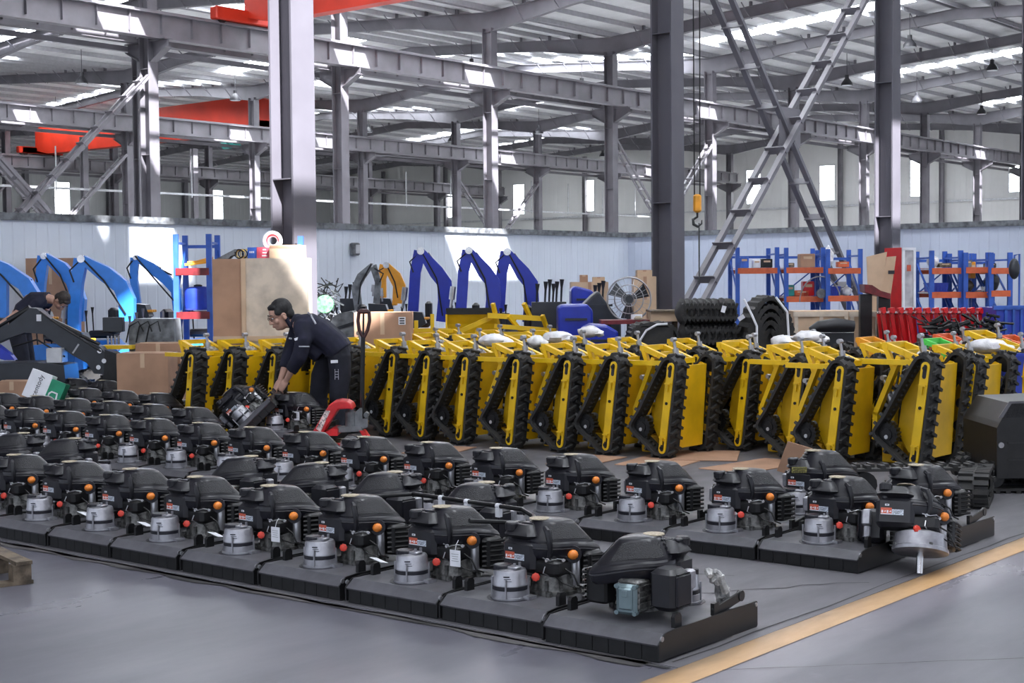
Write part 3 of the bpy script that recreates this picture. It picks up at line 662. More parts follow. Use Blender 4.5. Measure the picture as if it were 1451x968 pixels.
# engine standing on its shaft on the aisle line
le = thing('loose_engine', (8.18,3.52,0), 'bare engine without a deck, tilted on its shaft on the yellow line', 'engine')
engine_parts(le)
for ch in le.children: 
    ch.matrix_parent_inverse = Matrix.Identity(4)
v = MB(); v.lathe([(.135,.112),(.150,.116),(.150,.134),(.142,.14),(.136,.21),(.10,.225)], (*U(.05,-.05),0), 26); v.build('mounting_flange', M['alu'], le)
MB().cyl((*U(.05,-.05),.0),(*U(.05,-.05),.13),.019,n=12).build('crankshaft', M['chrome'], le)
le.rotation_mode = 'QUATERNION'
LM = Matrix.Rotation(math.radians(8), 3, FW) @ Matrix.Rotation(math.radians(-20), 3, RT0) @ Matrix.Rotation(math.radians(17), 3, 'Z')
le.rotation_quaternion = LM.to_quaternion(); le.scale = (1.05,1.05,1.05)
le.location = Vector((7.87,3.50,.002)) - LM @ (Vector((*U(.05,-.05),0))*1.05)
# black bar frame with white tape lying over the second row
fr = thing('handle_frame', (0,0,0), 'black U shaped bar frame with white tape lying on the second row of engines', 'frame')
A = at(515,705,8.45); B = at(585,700,8.75); Cc = at(740,722,8.0); D = at(757,742,7.75); E_ = at(665,738,7.55)
MB().tube([A, B, Cc, (Cc+D)/2+Vector((.02,-.02,0)), D, E_], .013, 8).build('bar', M['blkmetal'], fr)
for tt in (.28,.52,.80):
    p = B+(Cc-B)*tt; d = (Cc-B).normalized()
    MB().cyl(p-d*.016, p+d*.016, .0155, n=10).build('tape', M['white'], fr)
    MB().box(p+Vector((-.0,-.0,-.035)), (.028,.028,.05)).build('tape_end', M['white'], fr)
# the nearest one has its engine turned: rotate everything but the deck
for ch in row1[0].children:
    if ch.name.split('.')[0] not in ('deck_plate','side_plate','rubber_flap','lift_arm'):
        ch.rotation_euler = (0,0,PI); ch.location = (.0,-.0,0)
wm = MB()
for k in range(4):
    pts = []
    for i in range(8): pts.append((.155+.10*i/7+R.uniform(-.02,.02), -.225-.014*k+R.uniform(-.015,.015), .30-.17*(i/7)**1.5+R.uniform(-.015,.015)))
    wm.tube(pts, [.012,.019,.024,.018,.023,.016,.02,.008], 7)
wm.build('wrapped_wiring', M['wrap'], row1[0])
# ------------------------------------------------------------------ yellow tracked chassis stood on end
# local: y runs to the left along the row (image right = -y), x is the machine's width (away), z up. outlines are (p, z) with p = -y
LOOP = [(.0,.03),(.075,.03),(.135,.085),(.17,.35),(.205,.60),(.235,.85),(.215,.915),(.165,.955),(.095,.955),(.035,.90),(-.10,.69),(-.24,.46),(-.335,.335),(-.345,.285),(-.315,.235),(-.16,.12),(-.06,.045)]
def loop_pts(n, off=0.0):
    # smooth closed track path resampled evenly
    P = [Vector((p, z)) for p, z in LOOP]; K = len(P); q = []
    for i in range(K):
        a, b, c, d = P[i-1], P[i], P[(i+1) % K], P[(i+2) % K]
        for s in range(6):
            t = s/6; q.append(.5*((2*b)+(-a+c)*t+(2*a-5*b+4*c-d)*t*t+(-a+3*b-3*c+d)*t**3))
    L = [0]
    for i in range(len(q)): L.append(L[-1]+(q[(i+1) % len(q)]-q[i]).length)
    out = []; tot = L[-1]; j = 0
    for k in range(n):
        w = tot*k/n
        while L[j+1] < w: j += 1
        f = (w-L[j])/(L[j+1]-L[j]); a, b = q[j], q[(j+1) % len(q)]; out.append((a.lerp(b, f), (b-a).normalized()))
    return out
def track_mb(cx, wd=.18):
    mb = MB(); n = 84; pts = loop_pts(n); h = wd/2
    for (p, t) in pts:
        nr = Vector((t.y, -t.x))
        for u, o in ((-h,.0),(h,.0),(h,.028),(-h,.028)): q = p+nr*(o-.03); mb.v.append((cx+u, -q.x, q.y))
    for i in range(n):
        j = (i+1) % n
        for k in range(4): l = (k+1) % 4; mb.f.append([i*4+k, i*4+l, j*4+l, j*4+k]); mb.m.append(0)
    lugs = loop_pts(50)
    for i, (p, t) in enumerate(lugs):
        nr = Vector((t.y, -t.x)); rot = Matrix(((1,0,0),(0,-t.x,-nr.x),(0,t.y,nr.y)))
        c = p+nr*.008; u = -h*.5 if i % 2 else h*.5
        mb.box((cx+u, -c.x, c.y), (wd*.56, .026, .034), 0, rot @ Matrix.Rotation(.35 if i % 2 else -.35, 3, 'Z'))
        c = p-nr*.040; mb.box((cx+(.0), -c.x, c.y), (.045, .018, .024), 0, rot)
    return mb
def slot_bar(mb, a, b, w, x0, x1):
    # round ended bar in the (p, z) plane
    a, b = Vector(a), Vector(b); d = (b-a).normalized(); n = Vector((-d.y, d.x)); o = []
    for i in range(9): t = PI*i/8; o.append(b+n*(w*math.cos(t))+d*(w*math.sin(t)))
    for i in range(9): t = PI*i/8; o.append(a-n*(w*math.cos(t))-d*(w*math.sin(t)))
    mb.prism([(-q.x, q.y) for q in o], x0, x1, 'x')
BA, BB = (.062,.095), (.170,.865)
def bq(f): return (BA[0]+(BB[0]-BA[0])*f, BA[1]+(BB[1]-BA[1])*f)
def side_set(root, cx, s):
    """one track; s=-1: outer face towards the aisle (-x)"""
    tr = track_mb(cx).build('track', M['track'], root, 25)
    mb = MB(); xo = cx+s*.10; slot_bar(mb, BA, BB, .040, min(xo, xo-s*.018), max(xo, xo-s*.018)); bm = mb.build('track_beam', M['yellow'], tr, 25)
    for f0, f1 in ((.0,.085),(.895,1.0)):
        mb = MB(); slot_bar(mb, bq(f0), bq(f1), .018, xo+s*.001-.001, xo+s*.001+.001); mb.build('beam_slot', M['band'], bm, 0)
    for f in (.02,.985):
        p = bq(f); mb = MB(); mb.cyl((xo,-p[0],p[1]),(xo+s*.022,-p[0],p[1]),.017,n=10); mb.cyl((cx-.06,-p[0],p[1]),(cx+.06,-p[0],p[1]),.07,n=16); mb.build('idler_axle', M['steel'] if 0 else M['blkmetal'], tr)
    for f in (.15,.80):
        p = bq(f); mb = MB(); mb.bar((xo+s*.02,-p[0]+.035,p[1]),(xo+s*.02,-p[0]-.035,p[1]),.015,.015); mb.bar((xo+s*.014,-p[0],p[1]),(xo+s*.014,-bq(f-.10 if f > .5 else f-.09)[0],bq(f-.10 if f > .5 else f-.09)[1]),.013,.013); mb.build('tension_bolt', M['yellow'], bm)
    p = bq(.56); MB().cyl((xo,-p[0],p[1]),(xo+s*.012,-p[0],p[1]),.014,n=10).build('beam_bolt', M['blkmetal'], bm)
    # drive sprocket
    mb = MB(); c = (-.225,.285); n = 18
    o = []
    for i in range(n*2): a = 2*PI*i/(n*2); r = .108 if i % 2 else .09; o.append((-(c[0]+r*math.cos(a)), c[1]+r*math.sin(a)))
    mb.prism(o, cx-.035, cx+.035, 'x'); mb.cyl((cx+s*.05,-c[0],c[1]),(cx-s*.02,-c[0],c[1]),.05,n=14)
    for i in range(5): a = 2*PI*i/5; mb.cyl((cx+s*.04,-(c[0]+.068*math.cos(a)),c[1]+.068*math.sin(a)),(cx,-(c[0]+.068*math.cos(a)),c[1]+.068*math.sin(a)),.018,n=8)
    sp = mb.build('drive_sprocket', M['blkmetal'], tr, 25)
    MB().cyl((cx+s*.052,-c[0],c[1]-.02),(cx+s*.058,-c[0],c[1]-.02),.018,n=8).build('hub_plug', M['trunk'], sp)
    # road wheels behind the beam
    for f in (.30,.55,.78): p = bq(f); MB().cyl((cx-.05,-p[0]-.035,p[1]),(cx+.05,-p[0]-.035,p[1]),.045,n=12).build('road_wheel', M['blkmetal'], tr)
def chassis_proto():
    t = thing('tracked_chassis', (0,0,0), 'x', 'tracked chassis')
    side_set(t, .09, -1); side_set(t, .75, 1)
    mb = MB(); hull = [(.10,.10),(.155,.86),(.09,.885),(-.02,.80),(-.16,.55),(-.20,.30),(-.10,.13)]
    mb.prism([(-p, z) for p, z in hull], .205, .218, 'x'); mb.prism([(-p, z) for p, z in hull], .622, .635, 'x')
    mb.add([(x,-p,z) for x in (.21,.63) for p, z in ((.105,.09),(.16,.865),(.148,.868),(.093,.09))], [(0,1,5,4),(3,7,6,2),(1,2,6,5),(0,4,7,3),(0,3,2,1),(4,5,6,7)])
    mb.add([(x,-p,z) for x in (.21,.63) for p, z in ((-.20,.28),(-.10,.12),(.095,.085),(.09,.10),(-.09,.135),(-.185,.285))], [(0,1,7,6),(1,2,8,7),(3,9,10,4),(4,10,11,5),(0,6,11,5)])
    hl = mb.build('hull', M['yellowd'], t, 0)
    # lifting frame: slanted posts and a double bar head
    mb = MB()
    for x in (.25,.58):
        mb.bar((x,.44,.22),(x,.43,.45),.045,.07,up=(1,0,0)); mb.bar((x,.435,.43),(x,.20,.93),.045,.07,up=(1,0,0)); mb.bar((x,.34,1.02),(x,-.02,.90),.05,.05,up=(1,0,0)); mb.bar((x,.345,1.02),(x,.26,.82),.04,.05,up=(1,0,0))
    mb.bar((.22,.34,1.02),(.61,.34,1.02),.05,.05); mb.bar((.22,-.01,.90),(.61,-.01,.90),.05,.05); mb.bar((.22,.17,.962),(.61,.17,.962),.04,.04); mb.bar((.25,.44,.23),(.58,.44,.23),.06,.04)
    mb.build('lift_frame', M['yellow'], t, 0)
    MB().bar((.16,.52,.885),(.16,-.02,.885),.04,.045).build('cross_bar', M['yellow'], t, 0)
    for (a, b) in (((.40,.02,.83),(.40,.08,1.10)),((.30,.30,.50),(.30,.39,.74))):
        mb = MB(); A, B = Vector(a), Vector(b); d = (B-A)
        mb.cyl(A, A+d*.68, .032, n=12); mb.cyl(A+d*.68, B, .015, n=10); mb.cyl(B-Vector((.03,0,0)), B+Vector((.03,0,0)), .022, n=10); mb.cyl(A+Vector((.05,-.02,0)), A+d*.5+Vector((.05,-.02,0)), .026, n=10); mb.build('actuator', M['steel'], t)
    for xa in (.20,.54): MB().cyl((xa,.30,.33),(xa+.09,.30,.33),.05,n=14).build('drive_motor', M['mgrey'], t)
    mb = MB(); mb.box((.30,.30,.10),(.03,.20,.16),ch=.008); mb.box((.50,.30,.10),(.03,.20,.16),ch=.008); mb.box((.40,.36,.12),(.2,.02,.12)); mb.build('mounting_plate', M['yellowd'], t, 0)
    mb = MB(); mb.tube([(.34,.36,.80),(.30,.33,.70),(.33,.26,.60),(.30,.22,.48),(.36,.26,.36),(.40,.20,.28)], .011, 6); mb.tube([(.50,.34,.78),(.46,.36,.62),(.40,.28,.55),(.45,.24,.40)], .010, 6); mb.build('hose', M['rubber'], t)
    mb = MB(); mb.box((.42,.12,.70),(.26,.20,.24),ch=.02); mb.box((.42,.14,.45),(.3,.16,.16),ch=.02); mb.build('control_box', M['blkmetal'], t)
    mb = MB(); mb.blob((.44,.06,.93),(.20,.17,.09),n=9,k=5,jit=.18); mb.build('wrapped_bundle', M['wrap'], t)
    return t
cp = chassis_proto(); nch = 0
def chassis(x, y, label, group, rz=0, sc=1):
    global nch
    o = cp if nch == 0 else dup(cp); nch += 1
    o.location = (x, y, 0); o.rotation_euler = (0,0,rz); o.scale = (sc,sc*.93,sc); o['label'] = label; o['group'] = group; return o
G1 = 'tracked chassis stood on end in the front row'
Yc = 'yellow tracked chassis stood on end'
front = [(540,621),(588,627),(642,632),(713,639),(785,643),(850,647),(930,652),(1038,641),(1112,652),(1168,664)]
for i, (px, py) in enumerate(front):
    k = EYE*F/(py-hor(px)); q = at(px, hor(px), k)
    rz = .0 if i < 7 else -.05
    chassis(q.x, q.y, Yc+' in the front row, %s from the left' % ORD[i], G1, rz)
q = at(1290, hor(1290), EYE*F/(668-hor(1290))); big = chassis(q.x-.05, q.y, Yc+' at the front right with hoses down its open side', G1, -.02, 1.05)
q = at(1338, hor(1338), EYE*F/(660-hor(1338))); chassis(q.x+.25, q.y, 'yellow tracked chassis just behind the right front one', G1, -.06, 1.0)
q = at(1395, hor(1395), 15.4); chassis(q.x, q.y, Yc+' at the far right behind the black box machine', G1, -.12, 1.05)
for i, px in enumerate((256, 312, 372)):
    q = at(px, hor(px), 16.15); chassis(q.x, q.y, Yc+' beside the brown cartons, %s from the left' % ORD[i], 'tracked chassis by the cartons', .0)
q = at(430, hor(430), 16.35); chassis(q.x, q.y, Yc+' half hidden by the worker', 'tracked chassis by the cartons')
q = at(478, hor(478), 16.3); chassis(q.x, q.y, Yc+' just left of the jack handle', 'tracked chassis by the cartons')
# rows behind show only their tops
BACK = [[],[],[]]
for r, (x, y0, n) in enumerate(((12.85,6.1,10),(14.05,5.3,12),(15.25,4.9,13))):
    for i in range(n):
        yy = y0+.74*i+R.uniform(-.04,.04); pq = project((x+.4, yy+.15, .9))
        if pq[2] > (17.0 if pq[0] < 600 else 19.4 if pq[0] < 830 else 16.3): continue
        o = chassis(x+R.uniform(-.05,.05), yy, Yc+', %s row, %s from the right, only its top showing' % (('second','third','fourth')[r], ORD[len(BACK[r])]), 'tracked chassis in the rows behind', R.uniform(-.05,.05))
        BACK[r].append(o)
def recolour(o, m):
    for ch in o.children_recursive:
        if ch.name.split('.')[0] in ('lift_frame','cross_bar'):
            ch.data = ch.data.copy(); ch.data.materials[0] = m
CW = {}
for (px, r, m, nm) in ((1185,1,'orangep','orange'),(1222,2,'ored','vermilion'),(1265,1,'orangep','orange'),(1305,2,'ored','vermilion'),(1345,1,'green','green'),(1385,2,'green','green')):
    c = min((o for o in BACK[r] if o.name not in CW), key=lambda o: abs(project((o.location.x+.4, o.location.y+.15, 1))[0]-px))
    CW[c.name] = 1; recolour(c, M[m]); c['label'] = 'tracked chassis with %s frame head among the yellow ones, %s row back at the right' % (nm, ('second','third','fourth')[r]) + (', left one' if px in (1185,) else ', right one' if px == 1265 else '')
    c['label'] = {1185:'tracked chassis with an orange frame, left of the two orange ones at the back right',1222:'tracked chassis with a vermilion frame behind the two orange ones',1265:'tracked chassis with an orange frame, right of the two orange ones',1305:'tracked chassis with a vermilion frame beside the green ones',1345:'tracked chassis with a green frame, the larger green one in front',1385:'tracked chassis with a green frame, the farther green one'}[px]
    c['group'] = 'tracked chassis with coloured frames'
# flattened cardboard on the floor under the chassis
for i, (a, b, dx, dy, rz) in enumerate(((940,655,.9,.6,.2),(1070,662,1.0,.5,-.1),(620,640,.7,.5,.3),(830,655,.8,.4,.1),(1000,648,.8,.6,.5))):
    q = at(a, hor(a), EYE*F/(b-hor(a))); t = MB().box((0,0,.006),(dx,dy,.006)).build('cardboard_sheet', M['carton']); t.location = (q.x,q.y,.001*i); t.rotation_euler = (0,0,rz)
    tag(t, 'flattened brown cardboard sheet on the floor under the chassis, %s' % ('largest piece left of the opening','long piece at the right','leftmost piece','piece in the middle','piece below the open hull')[i], 'cardboard', 'cardboard sheets under the chassis')
q = at(1118, hor(1118), 12.6); t = MB().box((0,0,.14),(.22,.012,.28)).build('cardboard_flap', M['carton']); t.location = (q.x,q.y,0); t.rotation_euler = (.25,.3,VANG); tag(t, 'small cardboard flap leaning up in front of the chassis feet', 'cardboard')
# black tracks lying flat and the black box machine at the right edge
def flat_track(loc, rz, L, label, h=.24):
    t = thing('rubber_track', loc, label, 'rubber track', None, rz); mb = MB(); n = 60; r = h/2
    path = []
    for i in range(n):
        s = i/n*(2*L+2*PI*r)
        if s < L: path.append((s-L/2, r*2, 0, 1))
        elif s < L+PI*r: a = (s-L)/r; path.append((L/2+r*math.sin(a), r+r*math.cos(a), math.sin(a), math.cos(a)))
        elif s < 2*L+PI*r: path.append((L/2-(s-L-PI*r), 0, 0, -1))
        else: a = (s-2*L-PI*r)/r; path.append((-L/2-r*math.sin(a), r-r*math.cos(a), -math.sin(a), -math.cos(a)))
    for x, z, nx, nz in path:
        for u, o in ((-.1,-.02),(.1,-.02),(.1,.0),(-.1,.0)): mb.v.append((x+nx*o, u, z+nz*o+.02))
    for i in range(n):
        j = (i+1) % n
        for k in range(4): l = (k+1) % 4; mb.f.append([i*4+k, j*4+k, j*4+l, i*4+l]); mb.m.append(0)
    mb.build('band', M['track'], t, 25); lg = MB()
    for i, (x, z, nx, nz) in enumerate(path):
        rot = Matrix(((nz,0,nx),(0,1,0),(-nx,0,nz))); lg.box((x+nx*.012, .05 if i % 2 else -.05, z+nz*.012+.02), (.035,.11,.026), 0, rot)
    lg.build('tread', M['track'], t, 0)
    if 1: 
        w = MB()
        for i in range(4): w.cyl((-L/2+L*i/3,-.06,r+.02),(-L/2+L*i/3,.06,r+.02),r*.78,n=14)
        w.build('wheel', M['blkmetal'], t)
    return t
q = at(1262, hor(1262), 11.0); flat_track((q.x,q.y,0), VANG+.05, 1.25, 'long black rubber track lying flat in front of the right yellow chassis')
q = at(1385, hor(1385), 10.9); flat_track((q.x,q.y,0), VANG+1.2, .5, 'short black rubber track end beside the black box machine', .22)
s = Spot(1460, 11.6); t = s.thing('compact_crawler', 'black box bodied crawler machine cut by the right picture edge', 'crawler machine')
mb = MB(); x0 = s.x(1392); mb.prism(s.pts([(1396,672),(1396,602),(1400,594),(1416,568),(1560,562),(1560,672)]), -.3, .55, 'y'); bd = mb.build('body', M['blkmetal'], t, 0)
mb = MB(); mb.box((s.x(1470)+.05,-.305,s.z(622)),(.75,.012,.012)); mb.box((s.x(1470)+.05,-.305,s.z(646)),(.75,.012,.008)); mb.build('panel_seam', M['deckside'], bd, 0)
MB().cyl((s.x(1401),-.32,s.z(625)),(s.x(1401),-.30,s.z(625)),.022,n=12).build('bolt', M['steel'], bd)
MB().prism(s.pts([(1413,565),(1398,588),(1470,585),(1470,563)]), -.30, -.29, 'y').build('lid_panel', M['deck'], bd, 0)
o = flat_track((0,0,0), 0, .9, 'x', .2)
o.parent = t; o.location = (s.x(1480), -.15, 0); o.name = 'track'; 
for k in ('label','category'): del o[k]
o2 = flat_track((0,0,0), 0, .9, 'x', .2); o2.parent = t; o2.location = (s.x(1480), .45, 0); o2.name = 'track'
for k in ('label','category'): del o2[k]
# ------------------------------------------------------------------ machines, racks and goods in the background
def rail(mb, P, w, t, y=0.0, m=0):
    """a box-section arm along (x, z) points, w deep in the plane (list or number), t thick in y"""
    K = len(P); L = []; Rr = []
    for i in range(K):
        a, b = Vector(P[max(i-1,0)]), Vector(P[min(i+1,K-1)]); d = (b-a).normalized(); n = Vector((-d.y, d.x)); ww = (w[i] if isinstance(w,(list,tuple)) else w)/2
        L.append(Vector(P[i])+n*ww); Rr.append(Vector(P[i])-n*ww)
    o = [tuple(q) for q in L]+[tuple(q) for q in Rr[::-1]]
    mb.prism(o, y-t/2, y+t/2, 'y', m)
def cylinder_between(mb, a, b, y, r):
    A, B = Vector((a[0],y,a[1])), Vector((b[0],y,b[1])); mb.cyl(A, A+(B-A)*.62, r, n=10); mb.cyl(A+(B-A)*.6, B, r*.5, n=8)
def excavator(px, d, boom, stick, m, label, group, bw=12, cyl=None, side=1, bucket=True):
    s = Spot(px, d); k = s.k; t = s.thing('mini_excavator', label, 'excavator', group)
    B = s.pts(boom); S = s.pts(stick)
    mb = MB(); n = len(B); rail(mb, B, [bw*k*(.55 if i == 0 else 1.1 if i < n-1 else 1.0) for i in range(n)], bw*k*.8); bo = mb.build('boom', m, t, 0)
    mb = MB(); rail(mb, S, [bw*k*.9]+[bw*k*.8]*(len(S)-1), bw*k*.65); st = mb.build('stick', m, t, 0)
    mb = MB(); mb.cyl((B[0][0],-bw*k*.5,B[0][1]),(B[0][0],bw*k*.5,B[0][1]),bw*k*.28,n=12); mb.build('pivot_pin', M['chrome'], bo)
    if cyl: 
        mb = MB(); cylinder_between(mb, s.p(*cyl[0]), s.p(*cyl[1]), 0, bw*k*.2); mb.build('boom_cylinder', M['blkmetal'], t)
        mb = MB(); a, b = S[0], S[-1]; o = -bw*k*.8*side; cylinder_between(mb, (a[0]*.4+b[0]*.6+o, a[1]*.4+b[1]*.6), (a[0]*.05+b[0]*.95+o, a[1]*.05+b[1]*.95), -.02, bw*k*.22); mb.build('stick_cylinder', M['steel'], t)
    f = B[-1]; cx = f[0]+.25*side
    mb = MB(); mb.tube([(B[0][0]-.05*side,-.06,B[0][1]-.05),(S[1][0]-.09*side,-.07,(S[0][1]+S[1][1])/2),(S[1][0]-.03*side,-.08,S[1][1])],.013,5); mb.tube([(B[0][0],-.08,B[0][1]+.02),(B[1][0],-.1,B[1][1]-.10),(B[-1][0],-.1,B[-1][1]+.1)],.013,5); mb.build('hose', M['rubber'], t)
    mb = MB(); mb.prism([(cx-.42,.42),(cx+.40,.42),(cx+.44,.66),(cx+.30,.82),(cx-.2,.80),(cx-.42,.62)], -.36, .36, 'y'); bd = mb.build('body', m, t, 0)
    mb = MB(); mb.box((cx+.12,.05,.90),(.42,.40,.12),ch=.04); mb.box((cx+.30,.05,1.10),(.12,.40,.42),ch=.04); mb.build('seat', M['plastic'], t)
    for i in range(3):
        MB().tube([(cx-.15+.07*i,-.2+.1*i,.8),(cx-.17+.07*i,-.2+.1*i,1.12+.05*i),(cx-.17+.07*i,-.2+.1*i,1.22+.05*i)],[.012,.012,.028],6).build('control_lever', M['plastic'], t)
    for y in (-.40,.40):
        mb = MB(); o = []
        for i in range(10): a = PI/2+PI*i/9; o.append((cx-.45+.19*math.cos(a), .19+.19*math.sin(a)))
        for i in range(10): a = -PI/2+PI*i/9; o.append((cx+.45+.19*math.cos(a), .19+.19*math.sin(a)))
        mb.prism(o, y-.1, y+.1, 'y')
        for i in range(14): mb.box((cx-.5+i*.077, y, .385),(.04,.2,.03))
        mb.build('crawler_track', M['track'], t, 0)
    e = S[-1]
    if bucket:
        mb = MB(); w = .16; mb.prism([(e[0]-.12,e[1]),(e[0]+.16,e[1]-.02),(e[0]+.22,e[1]-.2),(e[0]+.06,e[1]-.30),(e[0]-.10,e[1]-.22)], -w, w, 'y'); bk = mb.build('bucket', M['dgrey'], t, 0)
        for i in range(3): MB().box((e[0]+.22,-.12+.12*i,e[1]-.12),(.10,.05,.04),ch=.01).build('bucket_tooth', M['orangep'], bk)
    return t, s
GE = 'light blue mini excavators by the partition'
excavator(20, 21.7, [(-22,366),(8,383),(36,402),(50,425),(48,448)], [(-20,366),(4,400),(2,450)], M['bluel'], 'light blue mini excavator cut by the left picture edge', GE, 19, ((0,374),(45,398)))
excavator(85, 22.9, [(65,363),(88,380),(104,398),(112,425),(110,455)], [(63,363),(58,400),(54,440)], M['bluel'], 'light blue mini excavator before the brown carton, second from left', GE, 17, ((74,368),(102,390)))
excavator(140, 21.2, [(118,367),(150,388),(172,405),(180,425),(180,455)], [(116,367),(110,400),(105,440),(104,470)], M['bluel'], 'light blue mini excavator with the largest arched boom, third from left', GE, 20, ((126,370),(176,398)))
excavator(225, 23.2, [(194,365),(216,380),(236,396),(250,412),(252,440)], [(192,365),(190,395),(194,430)], M['bluel'], 'light blue mini excavator beside the blue rack, fourth from left', GE, 13, ((202,368),(244,390)))
GB = 'royal blue mini excavators in the middle'
for i, (x, ap) in enumerate(((597,356),(665,355),(719,357))):
    excavator(x+20, (24.6,21.9,23.2)[i], [(x,ap),(x+22,ap+30),(x+33,ap+45),(x+34,ap+70),(x+30,ap+100)], [(x-1,ap),(x-8,ap+30),(x-12,ap+85)], M['blued'], 'royal blue mini excavator with folded arm, %s of three' % ('leftmost','middle','rightmost')[i], GB, 19, ((x+8,ap+4),(x+34,ap+40)))
excavator(530, 24, [(527,376),(512,392),(504,408),(508,440)], [(529,376),(536,400),(533,430)], M['mgrey'], 'grey mini excavator beside the orange one', None, 11, ((520,380),(506,402)), -1)
excavator(558, 26.8, [(548,376),(560,392),(566,405),(564,430)], [(546,376),(541,395),(541,422)], M['orangep'], 'orange mini excavator between the grey and royal blue ones', None, 16, ((552,380),(568,400)))
# charcoal excavator at the left, nearer
s = Spot(80, 18.9); t = s.thing('mini_excavator', 'charcoal mini excavator at the left with its boom stretched to the right', 'excavator')
mb = MB(); mb.prism(s.pts([(-12,476),(0,470),(46,436),(55,437),(80,459),(115,479),(143,491),(149,498),(155,514),(150,530),(134,529),(124,514),(104,503),(63,473),(37,471),(11,480),(-12,490)]), -.11, .11, 'y'); bo = mb.build('boom', M['dgrey'], t, 0)
mb = MB(); cylinder_between(mb, s.p(72,455), s.p(140,488), -.02, .045); mb.build('boom_cylinder', M['blkmetal'], t)
mb = MB(); cylinder_between(mb, s.p(43,436), s.p(-8,466), -.02, .04); mb.build('stick_cylinder', M['blkmetal'], t)
mb = MB(); a = s.p(58,448); mb.box((a[0],-.113,s.z(450)),(.06,.004,.085)); mb.build('notice', M['white'], bo, 0); 
mb = MB(); a = s.p(102,468); mb.box((s.x(109),-.112,s.z(494)),(.02,.004,.14),0,Matrix.Rotation(.6,3,'Y')); mb.build('weld_mark', M['steel'], bo, 0)
mb = MB()
for q in ((143,497),(149,511),(141,520)): p = s.p(*q); mb.cyl((p[0],-.13,p[1]),(p[0],.13,p[1]),.03,n=10)
mb.build('pivot_pin', M['chrome'], bo)
mb = MB(); mb.prism(s.pts([(-15,540),(100,540),(98,516),(60,512),(-15,514)]), -.3, .3, 'y'); mb.build('body', M['dgrey'], t, 0)
mb = MB(); mb.box((s.x(82),-.1,s.z(503)),(.2,.25,.19),ch=.008); mb.build('battery_box', M['trunk'], t)
for y in (-.45,.4):
    mb = MB(); z0 = .2; mb.prism([(s.x(-10),.03),(s.x(150),.03),(s.x(162),.2),(s.x(150),.40),(s.x(-10),.40)], y-.12, y+.12, 'y')
    for i in range(24): mb.box((s.x(-6)+i*.047, y, .415),(.025,.24,.03))
    mb.build('crawler_track', M['track'], t, 0)
mb = MB(); mb.prism(s.pts([(-12,482),(10,486),(28,500),(34,508),(20,508),(-12,500)]), -.42, -.30, 'y'); mb.build('blue_guard', M['blued'], t, 0); 
mb = MB(); mb.prism(s.pts([(150,495),(165,500),(168,545),(166,600),(150,600),(148,530)]), -.12, .12, 'y'); mb.build('slew_bracket', M['blkmetal'], t, 0)
mb = MB(); mb.tube([(s.x(60),-.13,s.z(441)),(s.x(85),-.2,s.z(458)),(s.x(120),-.2,s.z(480)),(s.x(145),-.14,s.z(498))],.012,5); mb.tube([(s.x(20),-.1,s.z(490)),(s.x(60),-.25,s.z(480)),(s.x(95),-.15,s.z(505))],.012,5); mb.build('hose', M['rubber'], t)
# cartons
def carton(px, d, x0, x1, y0, y1, label, mm='carton', dy=.5, ground=True, flap=True, rz=0, lab=None, z0=None):
    s = Spot((x0+x1)/2, d); zt = s.z(y0); zb = (0 if ground else s.z(y1)) if z0 is None else z0; w = (x1-x0)*s.k
    t = s.thing('carton', label, 'box', None, rz); t.location = (*s.loc[:2], zb)
    b = MB().box((0,dy/2,(zt-zb)/2),(w,dy,zt-zb)).build('box', M[mm], t, 0)
    mb = MB(); mb.box((0,dy/2,zt-zb+.003),(w*1.0,.05,.004)); mb.box((0,-.003,(zt-zb)*.9),(.05,.004,(zt-zb)*.2)); mb.build('tape', M['cartonl'] if mm == 'carton' else M['carton'], b, 0)
    if lab: 
        mb = MB(); mb.box((s.x(lab[0]),-.004,s.z(lab[1])-zb),(lab[2]*s.k,.004,lab[3]*s.k)); mb.build('label_sheet', M['white'], b, 0)
        mb = MB()
        for i in range(3): mb.box((s.x(lab[0]),-.007,s.z(lab[1]-lab[3]*.3+i*lab[3]*.3)-zb),(lab[2]*s.k*.7,.002,.015))
        mb.build('print', M['ink'], b, 0)
    return t
carton(0, 23.9, 37, 106, 366, 410, 'large brown carton against the wall behind the light blue excavators')
carton(0, 18.3, 190, 254, 487, 565, 'tall brown carton left of the yellow chassis trio')
carton(0, 17.5, 163, 236, 501, 565, 'low brown carton in front of the taller one by the charcoal excavator')
carton(0, 17.6, 501, 581, 443, 488, 'brown carton with a white label beneath the orange excavator', lab=(569,455,10,11))
carton(0, 17.6, -8, 34, 541, 568, 'open brown carton at the left edge behind the mower rows', dy=.35)
